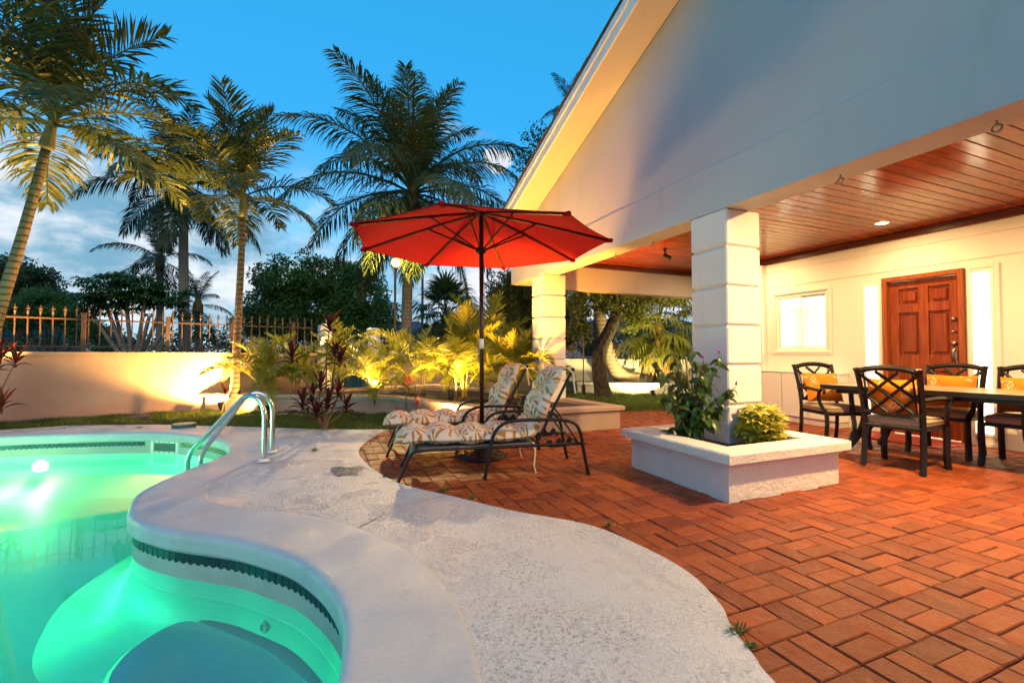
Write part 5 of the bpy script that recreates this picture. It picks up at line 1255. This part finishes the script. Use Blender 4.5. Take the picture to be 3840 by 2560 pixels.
for k, e in enumerate(tip_pts):
    if k not in (0, 3, 10, 14): continue
    e = e + Vector((0, 0, .012)); o = link('bud', fm, sb, loc=tuple(e)); o.rotation_euler = (rng.uniform(-.4, .4), rng.uniform(-.4, .4), 0)
MB().tube([(.12, -.02, 0), (.13, .0, .62)], .012, 6).build('stake', M['stake'], sb); MB().tube([(.0, -.03, 0), (-.02, .03, .78)], .010, 6).build('stake', M['stake'], sb)
lf5 = MB()
for k in range(7):
    a = k * 2 * math.pi / 7
    for s_ in (0,):
        d = np.array([math.cos(a), math.sin(a), -.12]); w = np.array([-math.sin(a), math.cos(a), 0]) * .017; lf5.add([(0, 0, 0), tuple(d * .04 + w), tuple(d * .075 - Zv * .01), tuple(d * .04 - w)], [(0, 1, 2, 3)])
lf5 = lf5.mesh('leaf', M['schef_leaf'])
vb = thing('variegated_shrub', 'yellow variegated bushy shrub right of the near column', 'shrub', (3.55, 2.78, .27)); VB = Vector((3.55, 2.78, .27)); C0 = at(2850, 1590, 3.93) - VB
for k in range(10):
    a = k * .63; e = C0 + Vector((.14 * math.cos(a), .14 * math.sin(a), .08 * math.sin(a * 3))); MB().tube([(0, 0, 0), tuple(e * .5), tuple(e)], [.008, .006, .003], 5).build('stem', M['stem_brown'], vb)
for k in range(190):
    d = Vector((rng.gauss(0, 1), rng.gauss(0, 1), rng.gauss(0, 1))).normalized() * rng.uniform(.08, .18); d.z *= 1.0; o = link('leaf', lf5, vb, loc=tuple(C0 + d)); o.rotation_euler = (rng.uniform(-.7, .7), rng.uniform(-.7, .7), rng.uniform(0, 6.28)); w = rng.uniform(.8, 1.3); o.scale = (w, w, w)
# weeds in the joints
def weed(label, px, py, s, seed, zb=.008):
    rng = random.Random(seed); p = gz(px, py, zb); m = MB()
    for k in range(26):
        a = rng.uniform(0, 6.28); l = s * rng.uniform(.5, 1.1); r = rng.uniform(0, s * .7); x, y = r * math.cos(a * 3) , r * math.sin(a * 3) * .6; d = Vector((math.cos(a), math.sin(a), rng.uniform(.3, 1.2))).normalized(); w = Vector((-d.y, d.x, 0)) * .0045
        m.add([(x - w.x, y - w.y, 0), (x + w.x, y + w.y, 0), tuple(Vector((x, y, 0)) + d * l * .6 + w), tuple(Vector((x, y, 0)) + d * l), tuple(Vector((x, y, 0)) + d * l * .6 - w)], [(0, 1, 2, 3, 4)])
    m.build('weed_tuft', M['grass'], loc=(p.x, p.y, zb), label=label, cat='weed', group='weeds in the paving joints')
for a in (('weed tuft at the deck edge under the near lounger', 1660, 1845, .055, 1), ('weed tuft right of the lounger along the deck edge', 1770, 1868, .045, 2), ('single small weed on the curve of the deck edge', 2280, 1970, .035, 3), ('weed tuft at the brick edge near the photo bottom', 2770, 2370, .05, 4),
          ('tiny weed below the tuft near the photo bottom', 2812, 2425, .03, 5), ('grass tuft on the far deck beside the green lid', 520, 1607, .06, 6), ('weed strip in the deck joint right of the handrail', 1180, 1690, .07, 7), ('weed by the lounger foot at the brick edge', 1440, 1788, .04, 8)): weed(*a)
# ------------------------------------------------------------------ boundary wall, fences, gate
A0 = Vector((-2.0, 10.14, 0)); AD = Vector((.967, .257, 0)).normalized()
def bw(t): return A0 + AD * t
wang = math.atan2(AD.y, AD.x)
def run_wall(name, label, p0, p1, z0, z1, mat, th=.2, cap=True, zb=-.05):
    d = p1 - p0; L = d.length; t = thing(name, label, 'wall', (p0.x, p0.y, 0), math.atan2(d.y, d.x)); m = MB()
    m.add([(0, 0, zb), (L, 0, zb), (L, th, zb), (0, th, zb), (0, 0, z0), (L, 0, z1), (L, th, z1), (0, th, z0)], [(0, 3, 2, 1), (4, 5, 6, 7), (0, 1, 5, 4), (1, 2, 6, 5), (2, 3, 7, 6), (3, 0, 4, 7)]); m.build('wall_body', mat, t)
    if cap: MB().add([(-.02, -.04, z0 + .002), (L + .02, -.04, z1 + .002), (L + .02, th + .04, z1 + .002), (-.02, th + .04, z0 + .002), (-.02, -.04, z0 + .06), (L + .02, -.04, z1 + .06), (L + .02, th + .04, z1 + .06), (-.02, th + .04, z0 + .06)], [(0, 3, 2, 1), (4, 5, 6, 7), (0, 1, 5, 4), (1, 2, 6, 5), (2, 3, 7, 6), (3, 0, 4, 7)]).build('cap', mat, t)
    return t
TG0, TG1 = 2.02, 3.30
run_wall('boundary_wall', 'pinkish stucco boundary wall behind the pool, lit by the garden lamp', bw(-5.2), bw(TG0 - .1), 1.06, 1.03, M['wall'])
run_wall('boundary_wall', 'pinkish stucco wall behind the areca palms right of the gate', bw(TG1 + .1), bw(9.1), 1.0, .90, M['wall'])
r0 = plan(2095, 1300, 13.7); r1 = plan(2760, 1300, 12.5); r0.z = r1.z = 0
run_wall('side_wall', 'white boundary wall behind the side lawn', r0, r1, .86, .84, M['wall_white'])
q0 = plan(2165, 1300, 12.2); q1 = plan(2720, 1300, 11.6); q0.z = q1.z = 0
rw = run_wall('retaining_wall', 'low whitewashed retaining wall at the back of the side lawn', q0, q1, .24, .24, M['wall_white'], .14)
bm_obj('raised_lawn', fill([[tuple(q0[:2]), tuple(q1[:2]), tuple(r1[:2]), tuple(r0[:2])]], .255), M['lawn'], kind='structure')
# left fence: spear topped pickets between posts
spear = MB().tube([(0, 0, 0), (0, 0, .56)], .0105, 6)
spear.lathe([(.0105, .56), (.016, .565), (.012, .585), (.018, .595), (.010, .61), (.006, .625), (.013, .645), (.008, .675), (.001, .705)], 6)
for s in (-1, 1): spear.tube([(0, 0, .61), (s * .018, 0, .635), (s * .024, 0, .66)], [.005, .005, .001], 4)
spear_me = spear.mesh('picket', M['iron'])
def fence(label, t0, t1, zt, step, posts, picket, rails, mat, group=None, hpost=.62):
    p0 = bw(t0); f = thing('fence', label, 'fence', (p0.x, p0.y, 0), wang, group)
    y = .1
    for z in rails: MB().add([(0, y - .016, zt(t0) + z - .012), (t1 - t0, y - .016, zt(t1) + z - .012), (t1 - t0, y + .016, zt(t1) + z - .012), (0, y + .016, zt(t0) + z - .012), (0, y - .016, zt(t0) + z + .012), (t1 - t0, y - .016, zt(t1) + z + .012), (t1 - t0, y + .016, zt(t1) + z + .012), (0, y + .016, zt(t0) + z + .012)], [(0, 3, 2, 1), (4, 5, 6, 7), (0, 1, 5, 4), (1, 2, 6, 5), (2, 3, 7, 6), (3, 0, 4, 7)]).build('rail', mat, f)
    for q in posts:
        pp = MB().box(q - t0 - .032, y - .032, zt(q) - .02, q - t0 + .032, y + .032, zt(q) + hpost, .004).build('post', mat, f); MB().box(q - t0 - .038, y - .038, zt(q) + hpost + .001, q - t0 + .038, y + .038, zt(q) + hpost + .018, .004).build('post_cap', mat, pp)
    k = t0 + step * .5
    while k < t1:
        if all(abs(k - q) > .05 for q in posts): link('picket', picket, f, loc=(k - t0, y, zt(k) + .035))
        k += step
    return f
def tpx(px):                                             # distance along the wall line seen at photo column px
    k = (px - 1920) / F_PX; a0 = A0.x * _R.x + A0.y * _R.y; a1 = AD.x * _R.x + AD.y * _R.y; f0 = A0.x * _F.x + A0.y * _F.y; f1 = AD.x * _F.x + AD.y * _F.y
    return (k * f0 - a0) / (a1 - k * f1)
zt = lambda t: 1.115 - .006 * t
fence('rusty iron fence with spear finials along the boundary wall left of the gate', -4.6, TG0 - .14, zt, .142, [tpx(308), tpx(628), tpx(872), tpx(1103)], spear_me, (.07, .525), M['iron'])
thin = MB().tube([(0, 0, 0), (0, 0, .60)], .008, 6).lathe([(.008, .60), (.016, .62), (.001, .67)], 6).mesh('picket', M['gate'])
fence('thin black iron fence on the wall right of the gate', TG1 + .14, 9.0, lambda t: 1.075 - .012 * t, .125, [TG1 + 2.6, TG1 + 4.9], thin, (.05, .5), M['gate'])
# gate pillars and gate
for k, (tg, h, lab) in enumerate(((TG0 + .1, 1.73, 'white round topped gate pillar carrying a lit lantern'), (TG1 - .1, 1.68, 'white round topped gate pillar right of the gate'))):
    c = bw(tg); P = thing('gate_pillar', lab, 'pillar', (c.x, c.y, 0), wang, 'gate pillars'); w = .12
    MB().box(-w, -.1, 0, w, .14, h - .07, .008).build('shaft', M['wall_white'], P)
    hp = [(-w, h - .068), (-w * .92, h - .03), (-w * .6, h - .005), (0, h), (w * .6, h - .005), (w * .92, h - .03), (w, h - .068)]; m = MB(); n_ = len(hp)
    m.add([(x, -.1, z) for x, z in hp] + [(x, .14, z) for x, z in hp], [tuple(range(n_))[::-1], tuple(range(n_, 2 * n_))] + [(i, i + 1, n_ + i + 1, n_ + i) for i in range(n_ - 1)]); m.build('rounded_head', M['wall_white'], P)
gc = bw((TG0 + TG1) / 2); g = thing('gate', 'black iron gate with arched top between the white pillars', 'gate', (gc.x, gc.y, 0), wang); hw = (TG1 - TG0) / 2 - .24
arc = [(-hw + 2 * hw * i / 12, .0, 1.42 + .24 * math.sin(math.pi * i / 12)) for i in range(13)]
MB().tube(arc, .014, 6).build('arched_rail', M['gate'], g)
for z in (.2, 1.2, 1.38): MB().tube([(-hw, 0, z), (hw, 0, z)], .012, 6).build('rail', M['gate'], g)
for i in range(11): x = -hw + 2 * hw * i / 10; MB().tube([(x, 0, .12), (x, 0, 1.42 + .24 * math.sin(math.pi * i / 10) + .06)], .008, 6).build('bar', M['gate'], g)
for i in range(6): x = -hw + 2 * hw * (i + .5) / 6; MB().tube([(x + .07 * math.cos(a), 0, 1.29 + .07 * math.sin(a)) for a in np.linspace(0, 6.283, 15)[:-1]], .007, 5, closed=True).build('ring', M['gate'], g)
c = bw(TG0 + .02) - Vector((-AD.y, AD.x, 0)) * .16
ln = thing('gate_lantern', 'small glowing lantern on the left gate pillar', 'lantern', (c.x, c.y, 1.36), wang)
MB().lathe([(.03, -.09), (.04, -.08), (.045, .06), (.03, .075)], 10).build('glass', M['lantern'], ln); MB().lathe([(.055, .076), (.05, .09), (.01, .13)], 10).build('cap', M['black'], ln); MB().lathe([(.02, -.12), (.04, -.1), (.04, -.091)], 10).build('base', M['black'], ln)
# side fence
f = thing('fence', 'dark railing fence on the white wall behind the side lawn', 'fence', (r0.x, r0.y, .9), math.atan2(r1.y - r0.y, r1.x - r0.x)); L = (r1 - r0).length
pk = MB().tube([(0, 0, 0), (0, 0, .46)], .009, 5).mesh('picket', M['iron'])
for z in (.05, .40): MB().box(0, .085, z - .014, L, .115, z + .014).build('rail', M['iron'], f)
k = .08
while k < L: link('picket', pk, f, loc=(k, .1, .0)); k += .115
k = .4
while k < L: MB().box(k - .03, .07, -.02, k + .03, .13, .50, .004).build('post', M['iron'], f); k += 1.35
# thin lamp post at the side lawn, posts and far street things
p = plan(2188, 1470, 11.9); pp = thing('lamp_post', 'thin dark pole standing at the edge of the side lawn', 'post', (p.x, p.y, 0)); MB().tube([(0, 0, 0), (0, 0, 1.75)], .018, 8).build('pole', M['iron'], pp); MB().lathe([(.05, 0), (.05, .25), (.02, .27)], 10).build('foot', M['iron'], pp)
# far buildings
def far_house(label, c, w, d, h, rh, rz, rmat):
    t = thing('distant_house', label, 'house', (c.x, c.y, 0), rz, 'houses beyond the wall'); MB().box(-w / 2, -d / 2, 0, w / 2, d / 2, h).build('wall', M['far_wall'], t)
    o = .4; m = MB(); m.add([(-w / 2 - o, -d / 2 - o, h + .01), (w / 2 + o, -d / 2 - o, h + .01), (w / 2 + o, d / 2 + o, h + .01), (-w / 2 - o, d / 2 + o, h + .01), (-w / 2 + d * .4, 0, h + rh), (w / 2 - d * .4, 0, h + rh)], [(0, 1, 5, 4), (1, 2, 5), (2, 3, 4, 5), (3, 0, 4), (3, 2, 1, 0)]); m.build('roof', rmat, t)
    for k in (-.3, .05, .32): MB().box(w * k - .5, -d / 2 - .03, .9, w * k + .5, -d / 2 - .005, 2.0).build('window', M['car'], t)
c = plan(1465, 1330, 38); far_house('distant house with dark hipped roof right of the round tree', c, 11, 8, 2.5, 1.3, rad(-15), M['dark_roof'])
c = plan(170, 1330, 30); far_house('distant pale house glimpsed through the left fence', c, 9, 6, 1.9, 1.1, rad(20), M['dark_roof'])
c = plan(2380, 1330, 30); far_house('distant pale house behind the side fence', c, 10, 6, 2.2, 1.2, rad(-30), M['dark_roof'])
cr = plan(235, 1340, 20); t = thing('parked_car', 'dark car roof glimpsed behind the left wall', 'car', (cr.x, cr.y, 0), rad(15))
prof = [(-2.1, .35), (-2.1, .75), (-1.5, .85), (-.9, 1.32), (.6, 1.36), (1.3, .9), (2.05, .78), (2.1, .35)]
m = MB(); n_ = len(prof); m.add([(x, -.8, z) for x, z in prof] + [(x, .8, z) for x, z in prof], [tuple(range(n_)), tuple(range(n_, 2 * n_))[::-1]] + [(i, n_ + i, n_ + (i + 1) % n_, (i + 1) % n_) for i in range(n_)]); m.build('body', M['car'], t)
wm = MB().lathe([(.31, -.1), (.31, .1)], 16).mesh('wheel', M['black'])
for x in (-1.3, 1.35):
    for y in (-.75, .75): o = link('wheel', wm, t, loc=(x, y, .31)); o.rotation_euler = (rad(90), 0, 0)
p = plan(1160, 1330, 30); t = thing('street_lamp', 'thin far street lamp pole right of the trunk', 'street lamp', (plan(1583, 1330, 26).x, plan(1583, 1330, 26).y, 0)); MB().tube([(0, 0, 0), (0, 0, 6.2)], .07, 8).build('pole', M['iron'], t); MB().box(-.1, -.5, 6.15, .1, .1, 6.22).build('head', M['iron'], t)
# rock, hose
p = gz(525, 1572)
rk = bmesh.new(); bmesh.ops.create_icosphere(rk, subdivisions=2, radius=.13)
for v in rk.verts: v.co *= 1 + .18 * math.sin(v.co.x * 40 + v.co.y * 23); v.co.z *= .45; v.co.x *= 1.5
bm_obj('rock', rk, M['rock'], loc=(p.x, p.y, .02), label='flat brown rock in the grass by the boundary wall', cat='rock')
MB().tube(smooth_loop([tuple(gz(x, y, .02)) for x, y in ((865, 1545), (900, 1556), (1000, 1553), (1090, 1551), (1135, 1556))], 5, closed=False), .011, 6).build('garden_hose', M['hose'], smooth=True, label='pale hose lying in the grass before the bed', cat='hose')

# ------------------------------------------------------------------ lamps outdoors
WARM = (1, .56, .13)
def ground_spot(label, loc, aim, energy, angle, col=WARM, size=.05, blend=.35):
    t = thing('garden_spotlight', label, 'spotlight', loc, 0, 'garden spotlights'); d = (Vector(aim) - Vector(loc)).normalized(); q = d.to_track_quat('Z', 'Y')
    Mx = Matrix.Translation((0, 0, .10)) @ q.to_matrix().to_4x4()
    def X(prof): 
        m = MB().lathe(prof, 14); m.v = [tuple(Mx @ Vector(v)) for v in m.v]; return m
    X([(.035, -.07), (.045, -.06), (.055, .06), (.057, .09)]).build('housing', M['black'], t)
    X([(.048, .07), (.01, .072)]).build('lens', M['bulb_warm'], t)
    MB().tube([(0, 0, -.1), (0, 0, .06)], .008, 6).build('stake', M['black'], t)
    lamp('garden_spot_lamp', 'SPOT', Vector(loc) + Vector((0, 0, .10)) + d * .11, energy, col, size, Vector(loc) + d * 3 + Vector((0, 0, .10)), angle, blend)
s1 = gz(812, 1545); ground_spot('black garden spotlight at the left corner of the bed', (s1.x + .10, s1.y - .12, 0), (s1.x - .35, s1.y + .75, 1.4), 1000, 135)
s2 = plan(1665, 1560, 6.72); s2.z = 0; ground_spot('garden spotlight glowing behind the far lounger', (s2.x, s2.y - .05, 0), (s2.x + .45, s2.y + .1, 1.0), 320, 160, (1, .50, .10), .22)
s4 = plan(1405, 1480, 8.0); ground_spot('garden spotlight hidden under the low glowing areca palm', (s4.x, s4.y, .27), (s4.x + .05, s4.y + .6, 1.3), 230, 150)
ground_spot('small spotlight added before the bed to wash the left wall', (-.95, 9.28, 0), (-2.6, 9.75, .55), 170, 120, (1, .50, .14), .02)  # added lamp, throws the amber wash and the plant shadow
ground_spot('spotlight added in the bed beside the far column to light the eave', (2.72, 6.05, .27), (3.15, 6.7, 3.6), 620, 100, (1, .40, .04), .05)  # added lamp, only there to turn the soffit orange
s6 = plan(1690, 1490, 7.55); ground_spot('garden spotlight under the large areca palm clump', (s6.x, s6.y, .27), (s6.x + .15, s6.y + .5, 1.4), 230, 150)
s3 = plan(-130, 1600, 6.4); s3.z = 0; ground_spot('garden spotlight at the foot of the left palm', s3, (s3.x + .5, s3.y + .15, 3.0), 1500, 62, (1, .48, .09))
# flood lamp on a pole beside the coconut trunk
fl = plan(1485, 985, 11.6); t = thing('flood_lamp', 'bright warm flood lamp on a pole beside the coconut trunk', 'flood lamp', (fl.x, fl.y, 0))
MB().tube([(0, .12, 0), (0, .12, fl.z)], .03, 8).build('pole', M['iron'], t); MB().box(-.12, .0, fl.z - .09, .12, .10, fl.z + .09, .01).build('housing', M['black'], t)
MB().lathe([(.085, 0), (.06, .02), (.02, .03)], 18).build('lens', M['bulb_warm'], t, loc=(0, -.002, fl.z)).rotation_euler = (rad(90), 0, 0)
MB().lathe([(.125, 0), (.115, .012), (.088, .014), (.086, .0)], 24, cap=False).build('glow_ring', M['halo_amber'], t, loc=(0, -.003, fl.z)).rotation_euler = (rad(90), 0, 0)  # glowing ring added to imitate the orange halo round the lamp
lamp('flood_light', 'SPOT', (fl.x, fl.y - .09, fl.z), 650, (1, .64, .25), .07, (1.0, 3.0, 0), 165, .4)
lamp('lantern_light', 'POINT', (c.x, c.y, 0) if False else tuple(ln.location - Vector((-AD.y, AD.x, 0)) * .08), 8, (1, .55, .18), .05)
# under water lamp
def pool_spot(p, nv, z, az, energy, col, cone=84, pitch=-27):
    a = math.atan2(-nv[1], -nv[0]) + rad(az); loc = Vector((p[0] - nv[0] * .06, p[1] - nv[1] * .06, z)); lamp('pool_light', 'SPOT', loc, energy, col, .05, loc + Vector((math.cos(a) * math.cos(rad(pitch)), math.sin(a) * math.cos(rad(pitch)), math.sin(rad(pitch)))), cone, .5)
for az in (-50, 0, 50): pool_spot(lpos, lnv, -.40, az, 15, (1, .80, .25), 100, -14)
# unseen pool lamps, the left and far ones added to brighten the water
for wx, wy, wz, azs, en, cc in ((-5.9, 4.6, -.36, (-45, 0, 40), 430, (.22, 1, .78)), (-4.6, 7.8, -.36, (-20, 30), 400, (.85, 1, .34)), (-2.6, .6, -.57, (-30, 25), 66, (.10, 1, .92))):
    i2 = int(np.argmin(np.linalg.norm(PL - np.array([wx, wy]), axis=1))); p2_, n2_ = PL[i2], PN[i2]
    l2 = link('pool_lamp', li.data, basin, loc=(p2_[0], p2_[1], wz)); l2.rotation_euler = (rad(90), 0, math.atan2(n2_[1], n2_[0]) - math.pi / 2)
    for az in azs: pool_spot(p2_, n2_, wz, az, en, cc)
# added lamp hidden at the house corner to brighten the side lawn
wl_ = MB().lathe([(.05, -.1), (.07, -.08), (.07, .06), (.03, .1)], 12).build('added_corner_lamp', M['bulb_warm'], house, loc=(7.35, 7.19, 1.95))
lamp('side_lawn_fill', 'SPOT', (7.35, 7.30, 1.95), 130, (1, .72, .30), .07, (6.6, 11.5, .6), 160, .5)
s7 = plan(2450, 1480, 11.2); ground_spot('garden spotlight on the side lawn under the fan palm', (s7.x, s7.y, -.02), (s7.x + .2, s7.y + 1.2, 1.5), 420, 130, (1, .74, .25))
